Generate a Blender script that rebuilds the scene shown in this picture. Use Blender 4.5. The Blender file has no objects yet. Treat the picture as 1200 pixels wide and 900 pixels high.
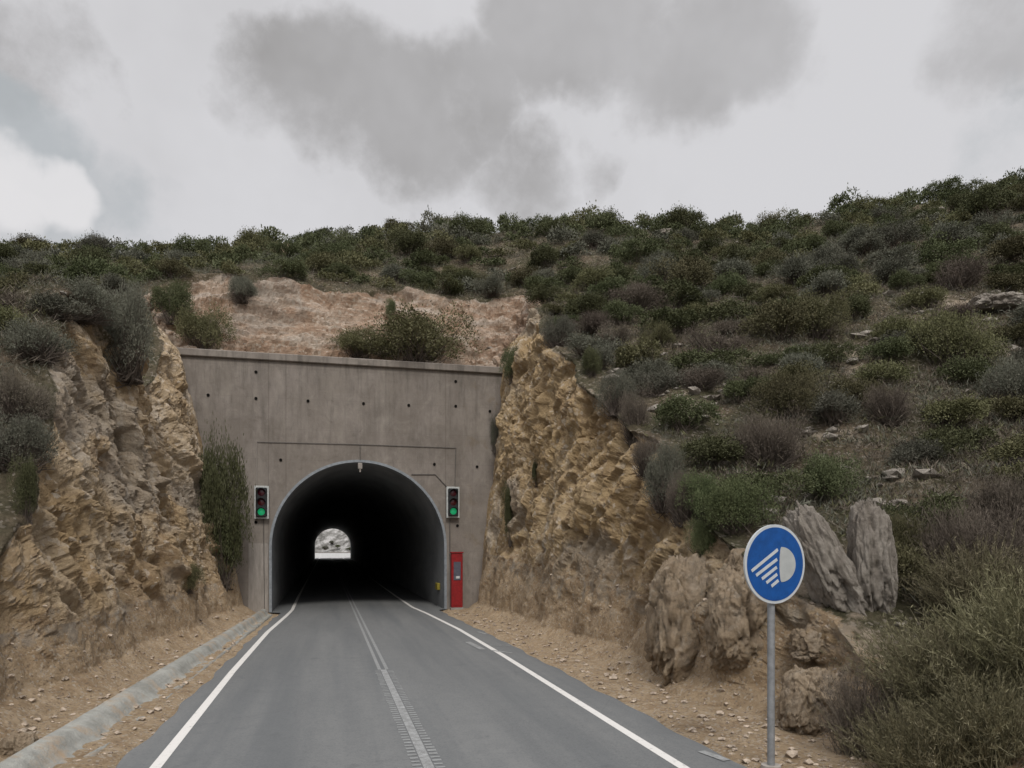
import bpy, math, random
import numpy as np
from mathutils import Vector, Matrix
from mathutils.bvhtree import BVHTree
R = math.radians
random.seed(7)
rng = np.random.default_rng(7)
S = bpy.context.scene
C = S.collection

# ------------------------------------------------------------------ camera, world, sun
F = 860.0; HOR = 645.0; HC = 2.5; A = math.atan(210 / 860)
CA, SA = math.cos(A), math.sin(A)
cam_d = bpy.data.cameras.new('camera'); cam = bpy.data.objects.new('camera', cam_d); C.objects.link(cam)
cam.location = (0, 0, HC); cam.rotation_euler = (R(90), 0, -A)
cam_d.sensor_width = 36; cam_d.lens = F / 1200 * 36; cam_d.shift_y = (HOR - 450) / 1200
cam_d.clip_end = 8000; cam_d.clip_start = 0.1
S.camera = cam
S.view_settings.view_transform = 'Standard'; S.view_settings.look = 'None'
S.view_settings.exposure = 0.27; S.view_settings.gamma = 1.0

def raydir(px, py):
    u = (px - 600) / F; v = (HOR - py) / F
    return np.array([u * CA + SA, -u * SA + CA, v])
def at(px, py, Y):
    d = raydir(px, py); t = Y / d[1]
    return (d[0] * t, Y, HC + d[2] * t)
def ground(px, py, z=0.0):
    d = raydir(px, py); t = (z - HC) / d[2]
    return (d[0] * t, d[1] * t, z)
def project(x, y, z):
    u = x * CA - y * SA; d = x * SA + y * CA
    return 600 + F * u / d, HOR - F * (z - HC) / d, d

SUN_EL, SUN_AZ = 48, 182      # azimuth clockwise from +Y
world = bpy.data.worlds.new('World'); S.world = world; world.use_nodes = True
def build_sky():
    nt = world.node_tree; N = nt.nodes; L = nt.links; N.clear()
    out = N.new('ShaderNodeOutputWorld'); bg = N.new('ShaderNodeBackground'); L.new(bg.outputs[0], out.inputs[0])
    bg.inputs[1].default_value = 0.1
    sky = N.new('ShaderNodeTexSky'); sky.sky_type = 'NISHITA'; sky.sun_disc = False
    sky.sun_elevation = R(SUN_EL); sky.sun_rotation = R(SUN_AZ); sky.dust_density = 3; sky.air_density = 1
    geo = N.new('ShaderNodeTexCoord')
    def noise(scale, det, rough, vec, dist=0.0):
        n = N.new('ShaderNodeTexNoise'); n.inputs['Scale'].default_value = scale; n.inputs['Detail'].default_value = det
        n.inputs['Roughness'].default_value = rough; n.inputs['Distortion'].default_value = dist
        L.new(vec, n.inputs['Vector']); return n
    n1 = noise(2.6, 5, .55, geo.outputs['Generated'])
    # distort the direction so cloud edges are ragged
    sub = N.new('ShaderNodeVectorMath'); sub.operation = 'SUBTRACT'; L.new(n1.outputs['Color'], sub.inputs[0]); sub.inputs[1].default_value = (.5, .5, .5)
    sc = N.new('ShaderNodeVectorMath'); sc.operation = 'SCALE'; L.new(sub.outputs[0], sc.inputs[0]); sc.inputs['Scale'].default_value = .13
    ad = N.new('ShaderNodeVectorMath'); ad.operation = 'ADD'; L.new(geo.outputs['Generated'], ad.inputs[0]); L.new(sc.outputs[0], ad.inputs[1])
    n1b = noise(9.0, 4, .6, geo.outputs['Generated'])
    sub2 = N.new('ShaderNodeVectorMath'); sub2.operation = 'SUBTRACT'; L.new(n1b.outputs['Color'], sub2.inputs[0]); sub2.inputs[1].default_value = (.5, .5, .5)
    sc2 = N.new('ShaderNodeVectorMath'); sc2.operation = 'SCALE'; L.new(sub2.outputs[0], sc2.inputs[0]); sc2.inputs['Scale'].default_value = .06
    ad2 = N.new('ShaderNodeVectorMath'); ad2.operation = 'ADD'; L.new(ad.outputs[0], ad2.inputs[0]); L.new(sc2.outputs[0], ad2.inputs[1])
    nrm = N.new('ShaderNodeVectorMath'); nrm.operation = 'NORMALIZE'; L.new(ad2.outputs[0], nrm.inputs[0])
    def blobs(lst):
        acc = None
        for (px, py, rad, amp) in lst:
            d = Vector(raydir(px, py)).normalized()
            dp = N.new('ShaderNodeVectorMath'); dp.operation = 'DOT_PRODUCT'; L.new(nrm.outputs[0], dp.inputs[0]); dp.inputs[1].default_value = d
            mr = N.new('ShaderNodeMapRange'); mr.interpolation_type = 'SMOOTHSTEP'
            a = rad / F
            mr.inputs['From Min'].default_value = math.cos(a * 1.45); mr.inputs['From Max'].default_value = math.cos(a * .2)
            mr.inputs['To Min'].default_value = 0; mr.inputs['To Max'].default_value = amp
            L.new(dp.outputs['Value'], mr.inputs['Value'])
            if acc is None: acc = mr.outputs[0]
            else:
                m = N.new('ShaderNodeMath'); m.operation = 'MAXIMUM'; L.new(acc, m.inputs[0]); L.new(mr.outputs[0], m.inputs[1]); acc = m.outputs[0]
        return acc
    dark = blobs([(x_, y_, r_ * .86, a_) for x_, y_, r_, a_ in [(310, 105, 70, .75), (400, 130, 85, .9), (490, 165, 90, 1), (560, 120, 70, 1), (610, 200, 85, .8), (520, 210, 90, .6), (380, 200, 80, .4),
                  (640, 30, 70, 1), (720, 20, 80, 1), (790, 60, 80, 1), (860, 30, 70, .95), (920, 60, 40, .6), (710, 195, 34, .6), (1000, 175, 26, .45),
                  (60, 75, 80, .75), (120, 125, 60, .7), (20, 40, 70, .4), (370, 20, 60, .4), (1140, 30, 75, .8), (1190, 60, 50, .6)]])
    blue = blobs([(20, 150, 40, 1), (70, 185, 40, 1), (130, 225, 45, .8), (60, 250, 60, .7), (170, 250, 50, .5), (1165, 150, 45, .5)])
    white = blobs([(22, 215, 40, 1), (80, 228, 30, 1)])
    n2 = noise(5.5, 8, .62, geo.outputs['Generated']); n3 = noise(2.4, 5, .6, geo.outputs['Generated'])
    def math_(op, a, b):
        m = N.new('ShaderNodeMath'); m.operation = op
        for k, v in ((0, a), (1, b)):
            if isinstance(v, (int, float)): m.inputs[k].default_value = v
            else: L.new(v, m.inputs[k])
        return m.outputs[0]
    def thresh(field, lo, hi, top, amp=1.1):
        f_ = math_('ADD', field, math_('MULTIPLY', math_('SUBTRACT', n2.outputs['Fac'], .5), amp))
        m = N.new('ShaderNodeMapRange'); m.interpolation_type = 'SMOOTHSTEP'; m.inputs['From Min'].default_value = lo; m.inputs['From Max'].default_value = hi
        m.inputs['To Max'].default_value = top; L.new(f_, m.inputs['Value']); return m.outputs[0]
    nv = N.new('ShaderNodeMapRange'); nv.inputs['From Min'].default_value = .3; nv.inputs['From Max'].default_value = .7
    nv.inputs['To Min'].default_value = .4; nv.inputs['To Max'].default_value = 1.15; L.new(n3.outputs['Fac'], nv.inputs['Value'])
    nd = N.new('ShaderNodeMapRange'); nd.inputs['From Min'].default_value = .48; nd.inputs['From Max'].default_value = .75
    nd.inputs['To Min'].default_value = 0; nd.inputs['To Max'].default_value = .3; L.new(n3.outputs['Fac'], nd.inputs['Value'])
    dk = thresh(dark, .40, 1.0, .98, 1.75)
    dk = math_('MAXIMUM', math_('MULTIPLY', dk, nv.outputs[0]), nd.outputs[0])
    blue = thresh(blue, .36, .95, .75, 1.6); white = thresh(white, .34, .90, .85, 1.5)
    def mix(fac, a, b):
        m = N.new('ShaderNodeMix'); m.data_type = 'RGBA'
        if isinstance(fac, float): m.inputs[0].default_value = fac
        else: L.new(fac, m.inputs[0])
        for k, v in ((6, a), (7, b)):
            if isinstance(v, tuple): m.inputs[k].default_value = (*v, 1)
            else: L.new(v, m.inputs[k])
        return m.outputs[2]
    base = mix(.93, sky.outputs[0], (5.75, 5.68, 5.78))
    c = mix(dk, base, (2.95, 2.89, 2.9))
    c = mix(blue, c, (3.5, 3.78, 3.98))
    c = mix(white, c, (6.5, 6.4, 6.5))
    # overcast skies brighten overhead; here gain added out of view to light the rocks
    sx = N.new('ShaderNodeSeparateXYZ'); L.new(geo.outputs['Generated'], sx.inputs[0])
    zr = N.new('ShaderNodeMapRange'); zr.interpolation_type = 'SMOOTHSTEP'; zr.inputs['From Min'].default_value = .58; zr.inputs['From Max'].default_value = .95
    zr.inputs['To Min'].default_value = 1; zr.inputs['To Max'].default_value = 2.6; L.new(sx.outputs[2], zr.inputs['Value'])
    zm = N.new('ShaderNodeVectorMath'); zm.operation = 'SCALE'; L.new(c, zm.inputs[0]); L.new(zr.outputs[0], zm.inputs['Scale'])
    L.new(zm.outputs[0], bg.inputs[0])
build_sky()
sun_d = bpy.data.lights.new('sun', 'SUN'); sun = bpy.data.objects.new('sun', sun_d); C.objects.link(sun)
sun_d.energy = 1.5; sun_d.angle = R(14); sun_d.color = (1, .96, .9)
sd = Vector((math.sin(R(SUN_AZ)) * math.cos(R(SUN_EL)), math.cos(R(SUN_AZ)) * math.cos(R(SUN_EL)), math.sin(R(SUN_EL))))
sun.rotation_euler = sd.to_track_quat('Z', 'Y').to_euler()
sun.location = (0, 0, 60)

# ------------------------------------------------------------------ numpy noise
def _h(i, j, k, seed):
    n = (i.astype(np.int64) * 374761393 + j.astype(np.int64) * 668265263 + k.astype(np.int64) * 2147483647 + seed * 974711) & 0xffffffff
    n = ((n ^ (n >> 13)) * 1274126177) & 0xffffffff
    n = ((n ^ (n >> 16)) * 2246822519) & 0xffffffff
    n = n ^ (n >> 15)
    return (n & 0xffffff).astype(np.float64) / 0xffffff
def vnoise(p, seed=0):
    f = np.floor(p); i, j, k = f[..., 0], f[..., 1], f[..., 2]
    t = p - f; t = t * t * t * (t * (t * 6 - 15) + 10)
    r = 0
    for a in (0, 1):
        wa = t[..., 0] if a else 1 - t[..., 0]
        for b in (0, 1):
            wb = t[..., 1] if b else 1 - t[..., 1]
            for c in (0, 1):
                wc = t[..., 2] if c else 1 - t[..., 2]
                r = r + wa * wb * wc * _h(i + a, j + b, k + c, seed)
    return r * 2 - 1
def fbm(p, octv=4, seed=0, gain=.5):
    s = 0; a = 1; tot = 0
    for o in range(octv):
        s = s + a * vnoise(p * (2.03 ** o), seed + o * 17); tot += a; a *= gain
    return s / tot
def worley(p, seed=0, tilt=.9):
    f = np.floor(p); f1 = np.full(p.shape[:-1], 9.); f2 = f1.copy(); cid = np.zeros(p.shape[:-1]); fac = cid.copy()
    for a in (-1, 0, 1):
        for b in (-1, 0, 1):
            for c in (-1, 0, 1):
                i, j, k = f[..., 0] + a, f[..., 1] + b, f[..., 2] + c
                q = np.stack([i + _h(i, j, k, seed), j + _h(i, j, k, seed + 1), k + _h(i, j, k, seed + 2)], -1)
                d = np.sqrt(((p - q) ** 2).sum(-1)); m = d < f1
                gr = np.stack([_h(i, j, k, seed + 4), _h(i, j, k, seed + 5), _h(i, j, k, seed + 6)], -1) * 2 - 1
                fac = np.where(m, ((p - q) * gr).sum(-1), fac)
                f2 = np.where(m, f1, np.minimum(f2, d)); cid = np.where(m, _h(i, j, k, seed + 3), cid); f1 = np.where(m, d, f1)
    return f1, f2, cid - .5 + tilt * fac
def sstep(a, b, x):
    t = np.clip((x - a) / (b - a), 0, 1); return t * t * (3 - 2 * t)

# ------------------------------------------------------------------ helpers
def tag(o, label=None, cat=None, group=None, kind=None):
    if label: o['label'] = label
    if cat: o['category'] = cat
    if group: o['group'] = group
    if kind: o['kind'] = kind
    return o
def empty(name, loc=(0, 0, 0), rz=0.0):
    o = bpy.data.objects.new(name, None); C.objects.link(o); o.location = loc; o.rotation_euler = (0, 0, rz)
    o.empty_display_size = .2; return o
def mesh_np(name, verts, faces, mats, parent=None, matidx=None, smooth=False, attrs=None, link=True):
    """faces: (n,k) int array with k constant"""
    me = bpy.data.meshes.new(name)
    verts = np.asarray(verts, dtype=np.float32); faces = np.asarray(faces, dtype=np.int32)
    n, k = faces.shape
    me.vertices.add(len(verts)); me.vertices.foreach_set('co', verts.ravel())
    me.loops.add(n * k); me.loops.foreach_set('vertex_index', faces.ravel())
    me.polygons.add(n); me.polygons.foreach_set('loop_start', np.arange(0, n * k, k, dtype=np.int32))
    try: me.polygons.foreach_set('loop_total', np.full(n, k, dtype=np.int32))
    except Exception: pass
    for m in (mats if isinstance(mats, (list, tuple)) else [mats]): me.materials.append(m)
    if matidx is not None: me.polygons.foreach_set('material_index', np.asarray(matidx, dtype=np.int32))
    me.polygons.foreach_set('use_smooth', np.broadcast_to(np.asarray(smooth, dtype=bool), (n,)).copy())
    if attrs:
        for an, (dom, arr) in attrs.items():
            at_ = me.attributes.new(an, 'FLOAT', dom); at_.data.foreach_set('value', np.asarray(arr, dtype=np.float32).ravel())
    me.update(calc_edges=True)
    if not link: return me
    o = bpy.data.objects.new(name, me); C.objects.link(o)
    if parent: o.parent = parent
    return o
class MB:
    def __init__(s): s.v = []; s.f = []; s.sm = []
    def add(s, vs, fs, smooth=False):
        b = len(s.v); s.v += [tuple(v) for v in vs]; s.f += [tuple(b + i for i in f) for f in fs]; s.sm += [smooth] * len(fs)
    def box(s, x0, x1, y0, y1, z0, z1, bev=0):
        if bev <= 0:
            v = [(x, y, z) for z in (z0, z1) for x, y in ((x0, y0), (x1, y0), (x1, y1), (x0, y1))]
            s.add(v, [(3, 2, 1, 0), (4, 5, 6, 7), (0, 1, 5, 4), (1, 2, 6, 5), (2, 3, 7, 6), (3, 0, 4, 7)])
        else:
            b = bev
            def ring(i, z): return [(x0 + i + b, y0 + i, z), (x1 - i - b, y0 + i, z), (x1 - i, y0 + i + b, z), (x1 - i, y1 - i - b, z), (x1 - i - b, y1 - i, z), (x0 + i + b, y1 - i, z), (x0 + i, y1 - i - b, z), (x0 + i, y0 + i + b, z)]
            v = ring(b, z0) + ring(0, z0 + b) + ring(0, z1 - b) + ring(b, z1)
            fs = [tuple(range(7, -1, -1)), tuple(range(24, 32))]
            for r in range(3):
                for i in range(8): fs.append((r * 8 + i, r * 8 + (i + 1) % 8, r * 8 + 8 + (i + 1) % 8, r * 8 + 8 + i))
            s.add(v, fs)
    def tube(s, pts, r, n=10, caps=True):
        pts = [Vector(p) for p in pts]; vs = []
        rr = r if isinstance(r, (list, tuple)) else [r] * len(pts)
        for i, p in enumerate(pts):
            t = (pts[min(i + 1, len(pts) - 1)] - pts[max(i - 1, 0)]).normalized()
            a = t.cross(Vector((0, 0, 1)));
            if a.length < .01: a = t.cross(Vector((0, 1, 0)))
            a.normalize(); b = t.cross(a)
            vs += [p + (a * math.cos(2 * math.pi * k / n) + b * math.sin(2 * math.pi * k / n)) * rr[i] for k in range(n)]
        fs = []
        for i in range(len(pts) - 1):
            for k in range(n): fs.append((i * n + k, i * n + (k + 1) % n, (i + 1) * n + (k + 1) % n, (i + 1) * n + k))
        s.add(vs, fs, True)
        if caps:
            s.add(vs[:n], [tuple(range(n))]); s.add(vs[-n:], [tuple(range(n - 1, -1, -1))])
    def prism(s, outline, y0, y1):
        """outline in (x,z), extruded along y"""
        n = len(outline); v = [(x, y0, z) for x, z in outline] + [(x, y1, z) for x, z in outline]
        s.add(v, [tuple(range(n)), tuple(range(2 * n - 1, n - 1, -1))] + [(i, n + i, n + (i + 1) % n, (i + 1) % n) for i in range(n)])
    def build(s, name, mat, parent=None):
        me = bpy.data.meshes.new(name); me.from_pydata(s.v, [], s.f); me.materials.append(mat)
        for p, q in zip(me.polygons, s.sm): p.use_smooth = q
        me.update(); o = bpy.data.objects.new(name, me); C.objects.link(o)
        if parent: o.parent = parent
        import bmesh
        bm = bmesh.new(); bm.from_mesh(me); bmesh.ops.recalc_face_normals(bm, faces=bm.faces); bm.to_mesh(me); bm.free()
        return o

# ------------------------------------------------------------------ materials
class NM:
    def __init__(s, name, rough=.9, spec=.3):
        s.m = bpy.data.materials.new(name); s.m.use_nodes = True; s.t = s.m.node_tree; s.N = s.t.nodes; s.L = s.t.links
        s.b = s.N['Principled BSDF']; s.b.inputs['Roughness'].default_value = rough; s.b.inputs['Specular IOR Level'].default_value = spec
        s.tc = s.N.new('ShaderNodeTexCoord'); s.obj = s.tc.outputs['Object']
    def mapping(s, sc=(1, 1, 1), rot=(0, 0, 0), vec=None):
        m = s.N.new('ShaderNodeMapping'); m.inputs['Scale'].default_value = sc; m.inputs['Rotation'].default_value = rot
        s.L.new(vec or s.obj, m.inputs['Vector']); return m.outputs[0]
    def noise(s, scale, det=5, rough=.6, vec=None, dist=0):
        n = s.N.new('ShaderNodeTexNoise'); n.inputs['Scale'].default_value = scale; n.inputs['Detail'].default_value = det
        n.inputs['Roughness'].default_value = rough; n.inputs['Distortion'].default_value = dist
        s.L.new(vec or s.obj, n.inputs['Vector']); return n.outputs['Fac']
    def vor(s, scale, vec=None, feat='F1', out='Distance'):
        n = s.N.new('ShaderNodeTexVoronoi'); n.inputs['Scale'].default_value = scale; n.feature = feat
        s.L.new(vec or s.obj, n.inputs['Vector']); return n.outputs[out]
    def ramp(s, fac, stops):
        r = s.N.new('ShaderNodeValToRGB'); e = r.color_ramp.elements
        while len(e) < len(stops): e.new(.5)
        for el, (p, c) in zip(e, stops): el.position = p; el.color = (*c, 1) if len(c) == 3 else c
        s.L.new(fac, r.inputs[0]); return r.outputs[0]
    def rng(s, fac, a, b, c=0, d=1):
        r = s.N.new('ShaderNodeMapRange'); r.inputs[1].default_value = a; r.inputs[2].default_value = b; r.inputs[3].default_value = c; r.inputs[4].default_value = d
        s.L.new(fac, r.inputs[0]); return r.outputs[0]
    def mix(s, fac, a, b, mode='MIX'):
        m = s.N.new('ShaderNodeMix'); m.data_type = 'RGBA'; m.blend_type = mode
        for k, v in ((0, fac), (6, a), (7, b)):
            if isinstance(v, (int, float)): m.inputs[k].default_value = v
            elif isinstance(v, tuple): m.inputs[k].default_value = (*v, 1)
            else: s.L.new(v, m.inputs[k])
        return m.outputs[2]
    def math(s, op, a, b=0.0, clamp=False):
        m = s.N.new('ShaderNodeMath'); m.operation = op; m.use_clamp = clamp
        for k, v in ((0, a), (1, b)):
            if isinstance(v, (int, float)): m.inputs[k].default_value = v
            else: s.L.new(v, m.inputs[k])
        return m.outputs[0]
    def attr(s, name):
        a = s.N.new('ShaderNodeAttribute'); a.attribute_name = name; return a.outputs['Fac']
    def color(s, c):
        if isinstance(c, tuple): s.b.inputs['Base Color'].default_value = (*c, 1)
        else: s.L.new(c, s.b.inputs['Base Color'])
    def bump(s, h, strength=.5, dist=.02):
        b = s.N.new('ShaderNodeBump'); b.inputs['Strength'].default_value = strength; b.inputs['Distance'].default_value = dist
        s.L.new(h, b.inputs['Height'])
        prev = s.b.inputs['Normal'].links
        if prev: s.L.new(prev[0].from_socket, b.inputs['Normal'])
        s.L.new(b.outputs[0], s.b.inputs['Normal'])

def rock_colour(g):
    """tan / ochre / pale fractured rock"""
    v1 = g.mapping((.55, .55, .16), (R(35), R(28), 0))
    n1 = g.noise(1.3, 8, .62, v1, .6)
    base = g.ramp(n1, [(.28, (.30, .21, .12)), (.42, (.41, .30, .185)), (.52, (.49, .38, .25)), (.63, (.56, .46, .335)), (.74, (.62, .54, .43))])
    n2 = g.noise(.35, 4, .6)
    base = g.mix(g.rng(n2, .47, .66, 0, .7), base, (.43, .30, .155))
    sxx = g.N.new('ShaderNodeSeparateXYZ'); g.L.new(g.obj, sxx.inputs[0])
    base = g.mix(g.math('MULTIPLY', g.rng(sxx.outputs[0], 3, 6, 0, .6), g.rng(sxx.outputs[1], 32.5, 31, 0, 1)), base, g.mix(n1, (.31, .21, .10), (.57, .43, .24)))
    base = g.mix(g.rng(sxx.outputs[1], 31.2, 31.6, 0, .5), base, g.mix(n1, (.24, .135, .08), (.54, .37, .25)))
    lay = g.noise(1.0, 7, .7, g.mapping((.30, .30, 1.5), (R(6), R(-5), 0)), .5)
    lcol = g.ramp(lay, [(.32, (.20, .105, .06)), (.45, (.36, .22, .14)), (.53, (.50, .37, .28)), (.64, (.57, .50, .44))])
    base = g.mix(g.rng(sxx.outputs[1], 31.2, 31.6, 0, .8), base, lcol)
    pal = g.noise(.8, 7, .7, g.mapping((.8, .8, .3), (R(50), R(20), R(10))), .4)
    base = g.mix(g.rng(pal, .56, .64, 0, .65), base, (.56, .50, .42)); base = g.mix(g.rng(pal, .42, .36, 0, .5), base, (.25, .17, .10))
    n3 = g.noise(6, 6, .7)
    base = g.mix(g.rng(n3, .35, .7, 0, .55), base, g.mix(.5, base, (.22, .16, .11)))
    n4 = g.vor(9, None, 'F1', 'Color')
    sep = g.N.new('ShaderNodeSeparateColor'); g.L.new(n4, sep.inputs[0])
    base = g.mix(g.rng(sep.outputs[0], .8, 1, 0, .6), base, (.62, .55, .46))
    base = g.mix(g.rng(sep.outputs[1], .8, 1, 0, .55), base, (.24, .17, .11))
    return base
def grey_rock_colour(g):
    n = g.noise(2.2, 8, .7, g.mapping((1, 1, .35)), .5)
    return g.ramp(n, [(.3, (.17, .145, .12)), (.5, (.29, .26, .225)), (.68, (.40, .365, .32))])

# terrain
g = NM('hillside_ground', .95, .15)
rc = rock_colour(g); gc = grey_rock_colour(g)
a_rock, a_grey, a_dirt = g.attr('rock'), g.attr('grey'), g.attr('dirt')
n = g.noise(.5, 6, .65); n_f = g.noise(7, 6, .7)
soil = g.ramp(n_f, [(.3, (.075, .058, .040)), (.5, (.135, .105, .072)), (.68, (.23, .18, .128))])
soil = g.mix(g.rng(n, .38, .56), soil, g.ramp(n_f, [(.35, (.045, .042, .022)), (.6, (.105, .095, .058))]))
peb = g.vor(16, None, 'F1', 'Color'); sp = g.N.new('ShaderNodeSeparateColor'); g.L.new(peb, sp.inputs[0])
soil = g.mix(g.rng(sp.outputs[0], .86, .95, 0, .6), soil, (.33, .29, .24))
dirt = g.ramp(g.noise(2.5, 8, .7), [(.3, (.31, .215, .13)), (.5, (.43, .32, .205)), (.7, (.55, .43, .30))])
d2 = g.vor(28, None, 'F1', 'Color'); sd2 = g.N.new('ShaderNodeSeparateColor'); g.L.new(d2, sd2.inputs[0])
dirt = g.mix(g.rng(sd2.outputs[0], .8, .95, 0, .55), dirt, (.55, .50, .43))
dirt = g.mix(g.rng(sd2.outputs[1], .85, .95, 0, .6), dirt, (.20, .15, .11))
rock = g.mix(a_grey, rc, gc)
edge = g.rng(g.math('ADD', a_rock, g.rng(g.noise(2.5, 6, .7), .3, .7, -.3, .3)), .4, .6)
col = g.mix(g.rng(g.math('ADD', a_dirt, g.rng(g.noise(3, 5, .7), .3, .7, -.3, .3)), .4, .6), soil, dirt)
col = g.mix(edge, col, rock)
g.color(col)
g.bump(g.noise(5, 8, .75), 1.0, .12); g.bump(g.vor(6, g.mapping((1, 1, .6)), 'DISTANCE_TO_EDGE'), .5, .06); g.bump(g.noise(40, 4, .7), .5, .012)
M_TERR = g.m
def mk_boulder(name, grey):
    g = NM(name, .95, .15)
    c = grey_rock_colour(g) if grey else g.mix(.72, rock_colour(g), g.ramp(g.noise(2.5, 7, .7), [(.3, (.16, .122, .085)), (.7, (.36, .29, .215))]))
    lich = g.noise(3.5, 8, .8); c = g.mix(g.rng(lich, .54, .62, 0, .5), c, (.13, .115, .09)); c = g.mix(g.rng(lich, .42, .36, 0, .4), c, (.46, .42, .35))
    g.color(c); g.bump(g.noise(4, 9, .75, g.mapping((1, 1, .5))), 1.0, .12); g.bump(g.vor(7, g.mapping((1, 1, .6)), 'DISTANCE_TO_EDGE'), .6, .04); g.bump(g.noise(26, 5, .75), .8, .02)
    return g.m
M_GREY = mk_boulder('grey_limestone', True); M_TANB = mk_boulder('tan_boulder_rock', False)

g = NM('asphalt', .9, .25)
nb = g.noise(.35, 5, .6, g.mapping((1.6, .25, 1))); nf = g.noise(140, 3, .8); nm = g.noise(3, 6, .7)
c = g.ramp(nb, [(.35, (.098, .103, .105)), (.65, (.146, .150, .149))])
c = g.mix(g.rng(nm, .45, .62, 0, .45), c, (.095, .10, .103))
c = g.mix(g.rng(nf, .35, .75, 0, .5), c, (.21, .212, .21))
ng = g.noise(38, 4, .8); c = g.mix(g.rng(ng, .42, .68, 0, .4), c, (.20, .202, .198)); c = g.mix(g.rng(ng, .45, .28, 0, .5), c, (.055, .058, .06))
spv = g.noise(.9, 7, .75); c = g.mix(g.rng(spv, .60, .66, 0, .35), c, (.075, .078, .08))
str_ = g.noise(1.0, 4, .6, g.mapping((1.1, .05, 1)))
c = g.mix(g.rng(str_, .45, .62, 0, .45), c, (.085, .092, .098))
crk = g.vor(.55, g.mapping((1, .6, 1), vec=None), 'DISTANCE_TO_EDGE')
c = g.mix(g.math('MULTIPLY', g.rng(crk, 0, .008, .16, 0), g.rng(g.noise(.3, 2), .45, .6)), c, (.07, .07, .07))
g.color(c); g.bump(nf, .4, .004); M_ASPH = g.m

def paint(name, col, wear0, wear1):
    g = NM(name, .8, .3)
    n = g.noise(9, 8, .75); n2 = g.noise(70, 3, .7)
    w = g.math('ADD', g.math('MULTIPLY', n, .65), g.math('MULTIPLY', n2, .35))
    g.color(g.mix(g.rng(w, wear0, wear1), (.17, .172, .17), col)); return g.m
M_PAINT = paint('road_paint', (.60, .585, .56), .33, .45)
M_TEETH = paint('faint_road_paint', (.28, .29, .29), .38, .66)
M_WORN = paint('worn_road_paint', (.36, .37, .37), .42, .66)

g = NM('portal_concrete', .92, .2)
n1 = g.noise(.5, 6, .65, g.mapping((1.3, 1, .45))); n2 = g.noise(2.6, 7, .65, g.mapping((1.5, 1, .45)), .8)
c = g.ramp(n1, [(.35, (.195, .170, .152)), (.5, (.25, .22, .197)), (.65, (.315, .28, .248))])
c = g.mix(g.rng(n2, .5, .7, 0, .45), c, (.35, .315, .285)); c = g.mix(g.rng(n2, .45, .3, 0, .5), c, (.13, .12, .11))
n3 = g.noise(1.6, 8, .75, None, 1.0); c = g.mix(g.rng(n3, .52, .64, 0, .4), c, (.36, .33, .285)); c = g.mix(g.rng(n3, .44, .34, 0, .5), c, (.12, .105, .09))
stk = g.noise(2.2, 6, .7, g.mapping((1.5, 1, .16), (0, R(4), 0)))
c = g.mix(0.25, c, (.17, .156, .137))
c = g.mix(g.rng(g.noise(.45, 5, .7), .42, .6, .35, 0), c, (.13, .112, .092))
# formwork: faint board joints
sx = g.N.new('ShaderNodeSeparateXYZ'); g.L.new(g.obj, sx.inputs[0])
bz = g.math('PINGPONG', g.math('ADD', sx.outputs[2], .03), .62); bx_ = g.math('PINGPONG', sx.outputs[0], 1.18)
c = g.mix(g.rng(bz, .0, .012, .28, 0), c, (.10, .09, .08)); c = g.mix(g.rng(bx_, .0, .012, .3, 0), c, (.10, .09, .08))
c = g.mix(g.math('MULTIPLY', g.rng(g.noise(1.2, 6, .7), .55, .66), g.rng(sx.outputs[0], 3.5, 6.5, 0, .8)), c, (.17, .125, .075))
c = g.mix(g.math('MULTIPLY', g.rng(stk, .50, .66, 0, .6), g.rng(sx.outputs[2], 5.0, 10.2)), c, (.085, .078, .068))
for vx in (-3.62, -2.95, 3.55):
    c = g.mix(g.rng(g.math('ABSOLUTE', g.math('SUBTRACT', sx.outputs[0], vx)), .012, .028, .3, 0), c, (.08, .07, .06))
g.color(c); g.bump(g.noise(6, 8, .7), .5, .03); g.bump(g.noise(60, 3, .6), .3, .006); M_CONC = g.m
g = NM('pale_concrete', .9, .2)
c = g.ramp(g.noise(3, 7, .7, g.mapping((2, 1, .4))), [(.3, (.22, .20, .18)), (.7, (.36, .33, .30))]); g.color(c); g.bump(g.noise(20, 5, .7), .4, .01); M_PALE = g.m
g = NM('lining_concrete', .85, .25)
c = g.ramp(g.noise(1.1, 7, .65, g.mapping((1, .4, 1))), [(.3, (.17, .178, .185)), (.7, (.27, .28, .29))])
g.color(c); g.bump(g.noise(6, 6, .6), .3, .02); M_LIN = g.m
g = NM('arch_edge_paint', .7, .3)
g.color(g.ramp(g.noise(5, 7, .7), [(.3, (.16, .175, .19)), (.7, (.30, .33, .36))])); M_ARCH = g.m
g = NM('drain_concrete', .95, .15)
c = g.ramp(g.noise(2.2, 8, .7), [(.3, (.20, .20, .18)), (.5, (.30, .30, .275)), (.7, (.40, .40, .365))])
c = g.mix(g.rng(g.noise(1.6, 7, .75), .50, .64), c, (.36, .28, .20)); g.color(c); g.bump(g.noise(12, 7, .7), .9, .05); M_DRAIN = g.m

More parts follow.
